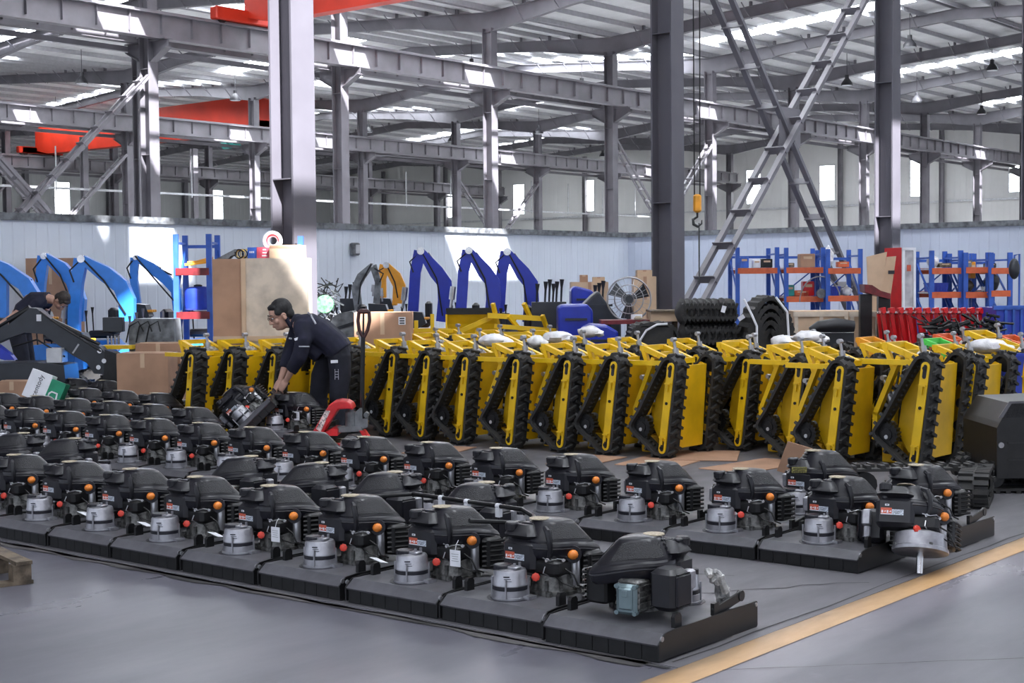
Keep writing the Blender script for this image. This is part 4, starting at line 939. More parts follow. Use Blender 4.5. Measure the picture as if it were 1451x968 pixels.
# white and green printed carton lying tilted
t = thing('printed_carton', at(60, 549, 16.9), 'white carton with green end and dark lettering, tilted on the mower decks', 'box', None, VANG)
b = MB().box((-.06,.10,0),(.25,.20,.33),ch=.003).build('box', M['white'], t, 0)
MB().box((.15,.10,.005),(.17,.198,.25)).build('green_end', M['greenc'], b, 0)
MB().prism([(.09,-.08),(.09,-.03),(.115,.0),(.19,.0),(.205,-.08),(.186,-.08),(.176,-.016),(.122,-.016),(.105,-.04),(.105,-.08)], -.003, .0, 'y').build('logo', M['white'], b, 0)
fc_ = bpy.data.curves.new('lettering', 'FONT'); fc_.body = 'centody'; fc_.size = .08; fc_.align_x = 'CENTER'; fc_.extrude = .001; f0 = bpy.data.objects.new('lettering_curve', fc_); COL.objects.link(f0); bpy.context.view_layer.update(); me = bpy.data.meshes.new_from_object(f0.evaluated_get(bpy.context.evaluated_depsgraph_get())); bpy.data.objects.remove(f0); fo = bpy.data.objects.new('lettering', me); COL.objects.link(fo); fo.parent = b; me.materials.clear(); me.materials.append(M['ink']); fo.location = (-.03,-.002,0); fo.rotation_euler = (PI/2, -PI/2, 0)
t.rotation_euler = (-.15, .38, VANG)
# rack at the left with drums and trays
def rack_frame(name, label, s, xs, ytop, levels, mm='bluer', dy=.7, back=True, grp=None, obeam='orangeb', zt=None):
    t = s.thing(name, label, 'rack', grp); zt = s.z(ytop) if zt is None else zt; X = [s.x(x) for x in xs]; w = .075
    for x in X:
        for y in (0, dy):
            mb = MB(); mb.box((x,y,zt/2),(w,.06,zt)); mb.box((x,y,.01),(w+.06,.12,.02)); mb.build('upright', M[mm], t, 0)
        mb = MB()
        for i in range(3): z = .15+i*(zt-.35)/3; mb.bar((x,0,z),(x,dy,z+(zt-.35)/3),.03,.02); 
        mb.bar((x,0,zt-.12),(x,dy,zt-.12),.035,.03); mb.build('side_brace', M[mm], t, 0)
    for i, lv in enumerate(levels):
        z = s.z(lv)
        for y in (-.02, dy+.02): MB().box(((X[0]+X[-1])/2,y,z),(X[-1]-X[0],.045,.10)).build('shelf_beam', M[obeam], t, 0)
        MB().box(((X[0]+X[-1])/2,dy/2,z+.03),(X[-1]-X[0]-.02,dy-.06,.02)).build('shelf', M['trunk'] if obeam != 'bluer' else M['redp'], t, 0)
    if back:
        MB().box(((X[0]+X[-1])/2,dy,zt-.16),(X[-1]-X[0],.03,.045)).build('tie_bar', M[mm], t, 0)
        mb = MB(); mb.bar((X[0],dy+.03,s.z(levels[-1])),(X[-1],dy+.03,s.z(levels[0])),.05,.02); mb.build('cross_brace', M[mm], t, 0)
    return t
s = Spot(272, 20.6); rk = rack_frame('storage_rack', 'tall blue rack with red trays between the light blue excavators and the plywood crate', s, (250,297), 332, (385,447), 'bluer', .6, True, None, 'redd')
def stand(name, s, px, py, label, cat, y=.3, group=None, rz=0):
    t = s.thing(name, label, cat, group, rz); p = Matrix.Rotation(VANG,3,'Z') @ Vector((s.x(px), y, 0)); t.location = (s.loc[0]+p.x, s.loc[1]+p.y, s.z(py)); return t
t = stand('plastic_drum', s, 274, 444, 'dark blue drum on the lower red tray of the left rack', 'drum'); k = s.k
MB().lathe([(.17,.04),(.19,.06),(.20,.12),(.195,.2),(.20,.26),(.185,.34),(.10,.37)], n=18).build('drum_body', M['bluec'], t); MB().lathe([(.06,.37),(.06,.39),(.03,.40)], n=12).build('drum_cap', M['blkmetal'], t)
t = stand('tool_bundle', s, 276, 381, 'orange and wooden handles lying on the upper red tray of the left rack', 'tools'); mb = MB()
for i in range(4): mb.cyl((-.18+.03*i,-.1+.05*i,.06+.03*(i%2)),(.17,-.05+.06*i,.10+.02*i),.018,n=8)
mb.build('handle', M['orangep'], t)
# steel bin and black panel under the blue excavators
s = Spot(212, 19.4); t = s.thing('tool_bin', 'dark grey bin with hoses in front of the light blue excavators', 'bin')
mb = MB(); mb.prism(s.pts([(181,460),(190,452),(244,452),(246,486),(246,590),(181,590)]), 0, .45, 'y'); mb.build('bin_body', M['mgrey'], t, 0)
for i in range(3): MB().tube([(s.x(178+14*i),-.03,s.z(485)),(s.x(184+14*i),-.06,s.z(462)),(s.x(196+14*i),-.05,s.z(455)),(s.x(203+12*i),-.04,s.z(470))],.010,5).build('hose', M['rubber'], t)
s = Spot(160, 19.3); t = s.thing('valve_block', 'square black panel with valves below on a yellow base, left of the dark bin', 'machine part')
MB().box((s.x(160),0,s.z(460)),(.26,.12,.19),ch=.006).build('panel', M['dgrey'], t)
mb = MB()
for i in range(4): mb.cyl((s.x(152+5*i),-.02,s.z(476)),(s.x(152+5*i),-.02,s.z(488)),.016,n=8)
mb.build('valve_port', M['chrome'], t); MB().box((s.x(165),.05,s.z(492)),(.42,.3,.05)).build('base_plate', M['yellow'], t); MB().box((s.x(165),.05,s.z(497)/2-.02),(.34,.25,s.z(497)-.04)).build('stand', M['dgrey'], t)
# plywood crate with goods on top
s = Spot(368, 16.95); t = s.thing('plywood_crate', 'large plywood crate with one brown side standing beside the lit pillar', 'crate')
zt = s.z(366)
mb = MB(); mb.box((s.x(390),.2,zt/2),((435-345)*s.k,.4,zt)); mb.build('light_panel', M['ply'], t, 0)
mb = MB(); mb.box((s.x(323),.2,zt/2),((345-301)*s.k,.39,zt-.01)); mb.build('brown_panel', M['carton'], t, 0)
mb = MB(); mb.box((s.x(345),-.01,zt/2),(.05,.02,zt)); mb.box((s.x(368),-.01,s.z(480)),((435-301)*s.k,.02,.06)); mb.build('batten', M['cartonl'], t, 0)
def on_top(name, px, label, cat, y=.2, rz=0): 
    o = stand(name, s, px, 366, label, cat, y, None, rz); return o
o = on_top('cardboard_box', 404, 'long pale cardboard box on top of the plywood crate, partly over its edge', 'box', .12, -.04); MB().box((0,.1,.075),((427-382)*s.k,.35,.15)).build('box', M['cartonl'], o, 0); MB().box((0,-.077,.13),((427-382)*s.k,.004,.03)).build('tape', M['carton'], o, 0)
o = on_top('printed_box', 354, 'small blue printed box on top of the plywood crate', 'box'); MB().box((0,.08,.065),((361-346)*s.k,.12,.13)).build('box', M['bluebox'], o, 0)
mb = MB(); 
for i in range(3): mb.box((-.03+.02*i,.018,.075),(.014,.003,.022))
mb.build('print', M['white'], o, 0)
o = on_top('printed_box', 371, 'small red printed box next to the blue one on the plywood crate', 'box', .14); MB().box((0,.08,.065),((381-361)*s.k,.12,.13)).build('box', M['pinkbox'], o, 0)
mb = MB()
for i in range(3): mb.box((.01+.0*i,.018,.03+.035*i),(.06-.012*i,.003,.014))
mb.build('print', M['white'], o, 0)
o = on_top('cable_coil', 381, 'pink and white coiled cable reel standing on the plywood crate', 'cable', .3); mb = MB(); R_ = 13*s.k
for i in range(3): mb.tube([(R_*(.92-.14*i)*math.cos(a*PI/14),.02*i,.10+R_*1.0+R_*(.92-.14*i)*math.sin(a*PI/14)) for a in range(28)], .022, 6, i % 2, closed=True)
mb.build('coil', [M['white'], M['pinkbox']], o); MB().box((0,.02,.05),(.12,.14,.10),ch=.01).build('reel_foot', M['pinkbox'], o)
o = on_top('metal_bracket', 318, 'grey folded metal bracket lying on the brown side of the crate', 'metal part'); mb = MB(); mb.prism([(-.12,.0),(.10,.11),(.12,.10),(.02,.0)], -.05, .12, 'y'); mb.box((.06,.03,.06),(.06,.18,.05),0,Matrix.Rotation(-.4,3,'Y')); mb.build('plate', M['mgrey'], o, 0)
o = on_top('wire_roll', 340, 'small roll of yellow and black wire on the crate', 'wire'); mb = MB()
for i in range(5): mb.tube([(.05*math.cos(a*PI/8)+.02*i-.04,.01*i,.055+.05*math.sin(a*PI/8)) for a in range(16)], .008, 5, i % 2, closed=True)
mb.build('wire', [M['blkmetal'], M['brass']], o)
# a blue post glimpsed right of the crate
s2 = Spot(428, 17.42); t = s2.thing('rack_post', 'short blue perforated post rising at the right end of the crate', 'post'); mb = MB(); mb.box((0,-.06,s2.z(335)/2),(.065,.05,s2.z(335))); mb.build('post', M['bluer'], t, 0)
# green reel and wires behind the pillar, grey hood
s = Spot(462, 21); t = s.thing('wire_heap', 'tangle of wires over a green reel behind the lit pillar', 'wire heap'); mb = MB()
for i in range(46):
    a = R.uniform(0,2*PI); c = Vector((R.uniform(-.14,.16),R.uniform(0,.4),R.uniform(1.05,1.62))); mb.tube([c+Vector((R.uniform(-.15,.15),R.uniform(-.1,.1),R.uniform(-.15,.15))) for _ in range(4)], .009, 4, i % 2)
mb.build('wires', [M['mgrey'], M['blkmetal']], t); MB().lathe([(.04,-.05),(.125,-.04),(.13,0),(.125,.04),(.04,.05)], (s.x(460),0,s.z(431)), 20, axis='y').build('reel', M['reelgreen'], t)
MB().box((0,.25,.55),(.55,.5,1.1)).build('base_frame', M['mgrey'], t, 0)
s = Spot(487, 19.5); t = s.thing('engine_hood', 'dark grey plastic hood left of the labelled carton', 'hood'); mb = MB(); mb.prism(s.pts([(462,480),(470,450),(480,444),(498,441),(508,452),(508,600),(462,600)]), 0, .5, 'y'); mb.build('shell', M['mgrey'], t, 0); mb = MB(); mb.box((s.x(488),-.01,s.z(462)),(.28,.02,.04),0,Matrix.Rotation(-.3,3,'Y')); mb.build('groove', M['dgrey'], t, 0)
# yellow snow blades
s = Spot(680, 20.6); t = s.thing('snow_blade', 'broad yellow snow blade with a black rubber edge before the royal blue excavators', 'plough blade')
mb = MB(); prof = [(.0,.0),(.10,.12),(.14,.30),(.10,.48),(.0,.62)]; xa, xb = s.x(632), s.x(704); zt = s.z(445)
for i in range(4):
    (a, z0), (b, z1) = prof[i], prof[i+1]; mb.add([(xa,a,zt-.62+z0),(xb,a,zt-.62+z0),(xb,b,zt-.62+z1),(xa,b,zt-.62+z1),(xa,a+.02,zt-.62+z0),(xb,a+.02,zt-.62+z0),(xb,b+.02,zt-.62+z1),(xa,b+.02,zt-.62+z1)], [(0,1,2,3),(7,6,5,4),(0,4,5,1),(3,2,6,7),(1,5,6,2),(0,3,7,4)])
mb.build('mouldboard', M['yellow'], t); MB().box(((xa+xb)/2,.0,zt+.04),(xb-xa,.03,.09)).build('rubber_edge', M['rubber'], t, 0)
for x in (xa, xb): mb = MB(); mb.prism([(-.02,zt-.64),(.16,zt-.32),(-.02,zt+.0)], x-.012, x+.012, 'x'); mb.build('end_plate', M['yellow'], t, 0)
mb = MB(); 
for x in (-.15,.15): mb.box((s.x(668)+x,.3,(zt-.62)/2),(.06,.06,max(.1,zt-.5)))
mb.bar((s.x(668)-.15,.3,zt-.3),(s.x(668)-.15,.08,zt-.3),.06,.06); mb.build('push_stand', M['yellow'], t, 0)
s = Spot(750, 20.3); t = s.thing('plough_frame', 'yellow welded A frame lying right of the snow blade', 'plough frame'); mb = MB()
for a, b, w in (((690,447),(770,452),.07),((700,462),(800,470),.06),((698,430),(705,462),.05),((742,430),(752,452),.05),((720,448),(740,472),.05),((768,447),(776,470),.05),((650,470),(700,448),.06),((700,474),(812,474),.07)):
    p, q = s.p(*a), s.p(*b); mb.bar((p[0],0,p[1]),(q[0],.12,q[1]),w,w)
mb.build('frame', M['yellow'], t, 0); mb = MB()
for x in (700,790): mb.box((s.x(x),.1,s.z(474)/2),(.06,.06,s.z(474)))
mb.build('stand_leg', M['yellow'], t, 0)
s = Spot(612, 20.2); t = s.thing('plough_frame', 'yellow upright lugs standing behind the labelled carton', 'plough frame'); mb = MB()
for x, y in ((589,454),(612,445)): mb.box((s.x(x),0,s.z(y)/2+.0),(.05,.05,s.z(y)))
mb.box((s.x(612),.02,s.z(468)),(.5,.08,.05)); mb.build('frame', M['yellow'], t, 0)
# lever stands behind
def lever_bank(px, d, xs, y0, y1, label):
    s = Spot(px, d); t = s.thing('lever_stand', label, 'lever stand')
    for i, x in enumerate(xs): MB().tube([(s.x(x),.05*(i%3),s.z(y1)),(s.x(x+1),.05*(i%3),s.z(y0+12-3*(i%3))),(s.x(x+1.5),.05*(i%3),s.z(y0-3*(i%3)))],[.014,.016,.035],7).build('lever', M['plastic'], t)
    mb = MB(); mb.box((s.x((xs[0]+xs[-1])/2),.1,s.z(y1-2)/2),((xs[-1]-xs[0]+14)*s.k,.35,s.z(y1-2))); mb.build('console', M['dgrey'], t, 0)
lever_bank(778, 21.3, (760,772,778,783,788,795), 402, 430, 'row of black levers on a console right of the royal blue excavators')
lever_bank(590-90, 24.5, (489,494,500), 406, 425, 'short bank of black levers left of the grey excavator')
lever_bank(848, 22, (842,848,854), 404, 430, 'three black levers between the cartons and the fan')
# shop goods before the corner
carton(0, 23, 809, 862, 400, 470, 'row of pale cartons low against the far corner', 'cartonl'); 
t = carton(0, 23.1, 822, 833, 390, 400, 'small pale carton on top of the low carton row, left one', 'carton', .2, False); t2 = carton(0, 23.1, 840, 857, 393, 400, 'flat pale carton on top of the low carton row, right one', 'cartonl', .2, False)
carton(0, 22, 898, 930, 392, 470, 'pale carton directly left of the centre right pillar', 'cartonl', .4); carton(0, 22.1, 903, 924, 383, 392, 'open carton on top of another left of the centre right pillar', 'cartonl', .3, False)
def hood(px, d, pts, m, label, dy=.7):
    s = Spot(px, d); t = s.thing('machine_hood', label, 'hood'); mb = MB(); P = s.pts(pts); o = P
    mb.prism(o, 0, dy, 'y'); b = mb.build('shell', M[m], t, 0); bv = b.modifiers.new('bevel','BEVEL'); bv.width = .03; bv.segments = 2
    mb = MB(); xs = [p[0] for p in P]; c = (min(xs)+max(xs))/2; zt = max(p[1] for p in P); mb.box((c,-.012,zt-.2),((max(xs)-min(xs))*.6,.02,.03)); mb.build('groove', M['dgrey'], t, 0); return t
hood(813, 19.6, [(790,600),(790,436),(796,432),(832,431),(840,440),(842,600)], 'blued', 'glossy royal blue hood left of the fan')
hood(822, 21.5, [(809,470),(809,410),(815,405),(838,411),(846,420),(846,470)], 'blued', 'royal blue cover behind the glossy blue hood')
hood(855, 20.2, [(818,600),(818,440),(838,420),(848,412),(856,424),(880,455),(880,600)], 'dgrey', 'sloping charcoal hood between the blue hood and the fan', .6)
hood(850, 18.3, [(826,600),(826,466),(838,460),(860,461),(876,470),(876,600)], 'blued', 'low royal blue guard at the front of the dark bench')
# fan
s = Spot(891, 19.3); t = s.thing('pedestal_fan', 'large round wire pedestal fan standing left of the centre right pillar', 'fan'); c = (0,s.z(424)); r = 31*s.k
mb = MB(); 
for rr in (1,.66,.33): 
    for y in (-.07,.07): mb.tube([(c[0]+r*rr*math.cos(a*PI/20),y*(1.2-rr),c[1]+r*rr*math.sin(a*PI/20)) for a in range(40)], .006 if rr < 1 else .011, 5, closed=True)
for i in range(24): a = 2*PI*i/24; mb.tube([(c[0]+.05*math.cos(a),-.08,c[1]+.05*math.sin(a)),(c[0]+r*.6*math.cos(a),-.07,c[1]+r*.6*math.sin(a)),(c[0]+r*math.cos(a),0,c[1]+r*math.sin(a))], .003, 4)
mb.build('guard', M['steel'], t)
for i in range(3):
    a = 2*PI*i/3+.5; mb = MB(); d = Vector((math.cos(a),0,math.sin(a))); n = Vector((-math.sin(a),0,math.cos(a))); C0 = Vector((c[0],0,c[1]))
    mb.add([C0+d*.04+n*.02+Vector((0,-.02,0)),C0+d*.04-n*.03+Vector((0,.02,0)),C0+d*r*.88-n*.10+Vector((0,.03,0)),C0+d*r*.92+n*.09+Vector((0,-.03,0)),C0+d*.04+n*.02+Vector((0,-.015,0)),C0+d*.04-n*.03+Vector((0,.025,0)),C0+d*r*.88-n*.10+Vector((0,.035,0)),C0+d*r*.92+n*.09+Vector((0,-.025,0))],[(0,1,2,3),(7,6,5,4),(0,4,5,1),(1,5,6,2),(2,6,7,3),(3,7,4,0)]); mb.build('fan_blade', M['dgrey'], t, 0)
MB().cyl((0,-.05,c[1]),(0,.2,c[1]),.065,n=16).build('motor', M['dgrey'], t); MB().cyl((0,.12,.03),(0,.12,c[1]),.022,n=10).build('pole', M['mgrey'], t); MB().lathe([(.25,0),(.25,.03),(.05,.06)], (0,.12,0), 20).build('base', M['blkmetal'], t)
# dark red bench with small items
s = Spot(888, 18.9); t = s.thing('work_bench', 'low dark red bench in front of the fan', 'bench'); zt = s.z(454); MB().box((s.x(892),.1,zt-.02),(.75,.45,.05)).build('bench_top', M['redd'], t, 0)
for x in (862,922):
    for y in (-.08,.28): MB().box((s.x(x),y,(zt-.045)/2),(.05,.05,zt-.045)).build('leg', M['blkmetal'], t, 0)
o = stand('paper_stack', s, 902, 452.5, 'small stack of white papers on the red bench', 'papers', .05); MB().box((0,0,.03),(.14,.1,.06)).build('sheets', M['white'], o, 0); o['label'] = 'small stack of white papers on the red bench'
o = stand('grinding_disc', s, 903, 453, 'round tan disc lying before the papers on the red bench', 'disc', -.08); MB().lathe([(.05,0),(.055,.02),(.03,.045)], n=14).build('disc', M['sticker'], o)
# pillar-foot pallet on bundled tracks
def track_bundle(px, d, x0, x1, y0, label, layers=4, dy=.8, straps=(), arch=False):
    s = Spot(px, d); t = s.thing('track_bundle', label, 'track bundle'); X0, X1 = s.x(x0), s.x(x1); zt = s.z(y0); hh = zt/layers; w = X1-X0
    for i in range(layers):
        mb = MB(); z = hh*(i+.5); n = 40; L = w-hh; path = []
        for j in range(n):
            a = 2*PI*j/n; cx = (L/2 if math.cos(a) > 0 else -L/2); q = (X0+w/2+cx+hh*.5*math.cos(a), z+hh*.47*math.sin(a)+(.10*(1-((cx+hh*.5*math.cos(a))/(w/2))**2) if arch else 0)); path.append(q)
        # denser samples along the straights
        pts = []
        for j in range(n):
            a, b = Vector(path[j]), Vector(path[(j+1) % n]); m_ = max(1, int((b-a).length/.07))
            for q in range(m_): pts.append(a.lerp(b, q/m_))
        if arch: pts = [Vector((p.x, p.y+(.12*(1-((p.x-X0-w/2)/(w/2))**2) if (p-Vector((X0+w/2,z))).length < w/2 else 0)*0)) for p in pts]
        K = len(pts)
        for j, p in enumerate(pts):
            nx = (pts[(j+1) % K]-pts[j-1]).normalized(); nr = Vector((nx.y,-nx.x)); g = .0 if j % 2 else .018
            for y, o in ((0,-.03),(dy,-.03),(dy,g),(0,g)): q = p+nr*o; mb.v.append((q.x, y, q.y))
        for j in range(K):
            k2 = (j+1) % K
            for q in range(4): l = (q+1) % 4; mb.f.append([j*4+q, k2*4+q, k2*4+l, j*4+l]); mb.m.append(0)
        # folded inner loop
        mb.box((X0+w/2,dy/2,z),(w*.86,dy*.98,hh*.84),ch=.03)
        mb.build('folded_track', M['track'], t, 0)
    for st in straps:
        P = [s.p(*q) for q in st]; mb = MB(); mb.tube([(p[0],-.05,p[1]) for p in P], .014, 6); mb.build('strap', M['white'], t)
    return t, s
track_bundle(924, 18.0, 893, 962, 457, 'black rubber tracks bundled under the pallet at the pillar foot', 3, .7, [[(905,484),(915,468),(930,460),(945,459)]])
def folded_stack(px, d, x0, x1, y0, label, layers, dy):
    """flattened tracks folded on top of each other, every fold a lumpy ribbed roll"""
    s = Spot(px, d); t = s.thing('track_bundle', label, 'track bundle'); X0, X1 = s.x(x0), s.x(x1); hh = s.z(y0)/layers
    for i in range(layers):
        mb = MB(); z = hh*(i+.5); off = R.uniform(-.06,.06); n = 46; rings = []
        for k in range(n+1):
            f = k/n; x = X0+off+(X1-X0)*f; e = min(1, 9*f+.25, 9*(1-f)+.25); rz = hh*.52*e*(1+.09*math.sin(k*1.9+i)+(.08 if k % 2 else -.04)); ry = dy/2*e*(1+.05*math.sin(k*1.3+2*i))
            rings.append([(x, dy/2+ry*math.copysign(abs(math.cos(a))**.55, math.cos(a)), z+rz*math.copysign(abs(math.sin(a))**.7, math.sin(a))) for a in [2*PI*q/16 for q in range(16)]])
        mb.loft(rings); b = mb.build('folded_track', M['track'], t, 25); lg = MB()
        for k in range(26):
            x = X0+off+.06+(X1-X0-.12)*k/25
            for zz in (-.22,.24): lg.box((x,-.0,z+hh*zz),(.028,.05,hh*.30),0,Matrix.Rotation(.4 if k % 2 else -.4,3,'Y'))
        lg.build('tread_lug', M['track'], b, 0)
    return t, s
def arched_pile(px, d, x0, x1, y0, label, n, dy):
    """tracks bent over one another like nested arches"""
    s = Spot(px, d); t = s.thing('track_bundle', label, 'track bundle'); X0, X1 = s.x(x0), s.x(x1); zt = s.z(y0); cx = (X0+X1)/2; W = (X1-X0)/2; zb = zt-.62
    for i in range(n):
        f = 1-.155*i; mb = MB(); K = 30; P = []
        P.append((cx-W*f, .0 if i == 0 else zb*.5))
        for k in range(K+1): a = PI-PI*k/K; P.append((cx+W*f*math.cos(a), zb+(zt-zb)*f*math.sin(a)))
        P.append((cx+W*f, .0 if i == 0 else zb*.5))
        for k, p in enumerate(P):
            q = Vector(P[min(k+1,len(P)-1)])-Vector(P[max(k-1,0)]); q.normalize(); nr = Vector((-q.y,q.x)); g = .012 if k % 2 else -.006; y0_ = .012*i
            for y, o in ((y0_,-.05),(dy,-.05),(dy,g),(y0_,g)): w = Vector(p)+nr*o; mb.v.append((w.x, y, w.y))
        for k in range(len(P)-1):
            for q in range(4): l = (q+1) % 4; mb.f.append([k*4+q, k*4+l, k*4+4+l, k*4+4+q]); mb.m.append(0)
        mb.f += [[3,2,1,0],[len(P)*4-4,len(P)*4-3,len(P)*4-2,len(P)*4-1]]; mb.m += [0,0]
        b = mb.build('bent_track', M['track'], t, 0); lg = MB()
        for k in range(1, len(P)-1): 
            p = P[k]; lg.box((p[0], .004+.012*i, p[1]-.022),(.03,.03,.035))
        lg.build('tread_lug', M['track'], b, 0)
    MB().box((cx,dy*.55,zt*.38),(W*1.5,dy*.8,zt*.76),ch=.05).build('inner_roll', M['track'], t, 0)
    return t, s
t, s = folded_stack(1012, 17.7, 968, 1056, 426, 'tall stack of folded black rubber tracks right of the pillar', 5, .8)
for q in ((1024,438),(1049,450)):
    p = s.p(*q); MB().box((p[0],-.07,p[1]),(.05,.006,.08),0,Matrix.Rotation(.3 if q[0] < 1030 else 1.0,3,'Y')).build('paper_tag', M['white'], t, 0)
t, s = arched_pile(1088, 17.4, 1058, 1127, 420, 'strapped pile of arched black rubber tracks beside the wooden crates', 5, .8)
for st in ([(1053,424),(1064,446),(1071,462),(1071,490)],[(1098,421),(1114,442),(1117,490)]):
    MB().tube([(s.p(*q)[0],-.06,s.p(*q)[1]) for q in st], .014, 6).build('strap', M['white'], t)
s = Spot(946, 18.6); t = s.thing('pallet_deck', 'pale pallet end resting at the foot of the centre right pillar', 'pallet'); z = s.z(449)
for i in range(3): MB().box((s.x(948),.1+.25*i,z),(.46,.1,.12)).build('beam', M['cartonl'], t, 0)
MB().box((s.x(948),.35,z+.07),(.46,.7,.02)).build('deck', M['wood'], t, 0); 
for x in (926,960): MB().box((s.x(x),.35,(z-.06)/2),(.07,.07,z-.06)).build('leg', M['wood'], t, 0)
# wooden crates and a black roll
for i, (x0, x1, d) in enumerate(((1125,1202,20.5),(1204,1246,20.4))):
    s = Spot((x0+x1)/2, d); t = s.thing('wooden_crate', ('long plywood crate below the racks right of the track pile','short plywood crate beside the row of red hitches')[i], 'crate'); zt = s.z(441); w = (x1-x0)*s.k
    MB().box((0,.4,zt/2),(w,.8,zt)).build('panel', M['cartonl'], t, 0); mb = MB(); mb.box((0,-.01,zt-.04),(w+.02,.03,.07)); 
    for e in (-1,0,1): mb.box((e*(w/2-.03),-.012,zt/2),(.05,.02,zt-.08))
    mb.build('batten', M['ply'], t, 0)
s = Spot(1178, 17.5); t = s.thing('sheet_roll', 'black wrapped roll lying in front of the long wooden crate', 'roll'); mb = MB(); mb.tube([(s.x(1148),0,s.z(468)),(s.x(1160),0,s.z(463)),(s.x(1185),0,s.z(461)),(s.x(1210),0,s.z(463))],[.04,.07,.09,.07],12); mb.build('roll', M['plastic'], t); MB().box((0,.2,s.z(472)/2),(.55,.35,s.z(472))).build('support', M['dgrey'], t, 0)
# racks along the right partition
G = 'blue and orange racks along the right partition'
RK = [(1045, 26.5, (1045,1101), 351, (384,), 'blue and orange rack immediately right of the light cross brace'), (1139, 26.3, (1114,1166), 351, (383,424), 'blue and orange rack with a big hose loop, second from left'), (1195, 26.1, (1173,1219), 353, (384,423), 'blue and orange rack under the dark brace, third from left'),
      (1343, 24.6, (1320,1361), 355, (384,418), 'blue and orange rack with a blue crate right of the red cabinet'), (1382, 24.5, (1368,1400), 358, (383,418), 'blue and orange rack with orange sacks, second from right'), (1416, 24.3, (1404,1431), 358, (384,416), 'blue and orange rack with dark bags, last on the right')]
rks = []
for px, d, xs, yt, lv, lb in RK:
    s = Spot(px, d); rks.append((rack_frame('storage_rack', lb, s, xs, yt, lv, 'bluer', .9, True, G), s))
goods = [(0,1058,383,'bluebox',(.16,.2,.2),'bright blue box on the first rack by the brace'),(0,1076,383,'white',(.14,.2,.15),'white box on the first rack by the brace'),(0,1090,383,'blkmetal',(.2,.25,.16),'dark tool case on the first rack by the brace'),
 (1,1148,382,'carton',(.26,.3,.24),'brown carton on the upper shelf of the hose loop rack'),(1,1124,382,'wood',(.14,.2,.08),'small wooden block on the upper shelf of the hose loop rack'),(1,1150,423,'redp',(.2,.2,.26),'red case on the lower shelf of the hose loop rack'),(1,1140,423,'orangeb',(.26,.2,.1),'orange tray on the lower shelf of the hose loop rack'),(1,1124,423,'teal',(.14,.2,.2),'green cable heap on the lower shelf of the hose loop rack'),
 (2,1180,382,'bagw',(.18,.3,.36),'white plastic bag on the upper shelf under the dark brace'),(2,1200,382,'orangeb',(.2,.2,.10),'orange box on the upper shelf under the dark brace'),(2,1184,423,'bluec',(.24,.3,.16),'blue crate on the lower shelf under the dark brace'),(2,1206,423,'bagw',(.2,.2,.16),'greenish plastic bag on the lower shelf under the dark brace'),(2,1184,439,'bluec',(.26,.3,.12),'blue crate under the lowest shelf below the dark brace'),
 (3,1330,382,'bagw',(.2,.3,.2),'white bag on the upper shelf right of the red cabinet'),(3,1346,382,'wood',(.2,.2,.07),'wooden pieces on the upper shelf right of the red cabinet'),(3,1335,417,'bluec',(.28,.4,.14),'blue crate on the lower shelf right of the red cabinet'),(3,1338,434,'bluec',(.30,.4,.12),'blue crate below the shelves right of the red cabinet'),
 (4,1378,382,'mgrey',(.16,.2,.12),'grey box on the upper shelf of the second rack from right'),(4,1380,417,'wood',(.2,.3,.2),'brown sack on the lower shelf of the second rack from right'),(4,1386,398,'orangep',(.08,.2,.28),'orange sheet bundle hanging in the second rack from right'),(4,1384,436,'bluec',(.3,.4,.14),'blue crate below the second rack from right'),
 (5,1412,383,'dgrey',(.16,.2,.08),'dark tools on the upper shelf of the last rack'),(5,1415,416,'dgrey',(.24,.3,.3),'dark bag on the lower shelf of the last rack'),(5,1407,416,'bagw',(.1,.2,.08),'white packet on the lower shelf of the last rack')]
for i, px, py, m, dm, lb in goods:
    s = rks[i][1]; nm = 'plastic_bag' if 'bag' in lb or 'sack' in lb else 'plastic_crate' if 'crate' in lb else 'storage_box'
    o = stand(nm, s, px, py-3.4, lb, 'bag' if nm == 'plastic_bag' else 'box', .35)
    if py in (439,434,436): o.location.z = 0; dm = (dm[0],dm[1],.75)
    if nm == 'plastic_bag': mb = MB(); mb.blob((0,0,dm[2]/2),dm,n=12,k=8,jit=.10); mb.build('bag', M[m], o); MB().blob((0,0,dm[2]),(.05,.05,.08),n=8,k=4).build('knot', M[m], o)
    elif nm == 'plastic_crate':
        mb = MB(); mb.box((0,0,dm[2]/2),dm,taper=1.06); 
        b = mb.build('crate_body', M[m], o, 0); mb = MB(); mb.box((0,0,dm[2]),(dm[0]*1.12,dm[1]*1.1,.02)); mb.build('rim', M[m], b, 0); mb = MB()
        for j in range(6): mb.box((-dm[0]*.42+j*dm[0]*.168,-dm[1]/2-.012,dm[2]/2),(.012,.012,dm[2]*.8))
        mb.build('rib', M[m], b, 0)
    else: MB().box((0,0,dm[2]/2),dm,ch=.01).build('box', M[m], o, 0); MB().box((0,-dm[1]/2-.002,dm[2]*.7),(dm[0]*.6,.004,dm[2]*.2)).build('label_strip', M['cartonl'], o, 0)
s = rks[1][1]; o = stand('hose_loop', s, 1160, 440, 'thin grey hose loop hanging on the front of the second rack', 'hose', -.12); o.location.z = 0; r = 36*s.k; c = s.z(420)
MB().tube([(r*math.cos(PI*a/16)*.8,0,c+r*math.sin(PI*a/16)-.1) for a in range(17)], .012, 6).build('hose', M['cable'], o); MB().lathe([(.04,-.03),(.085,-.03),(.085,.03),(.04,.03)], (.02,0,s.z(416)), 16, axis='y').build('coupling', M['mgrey'], o)
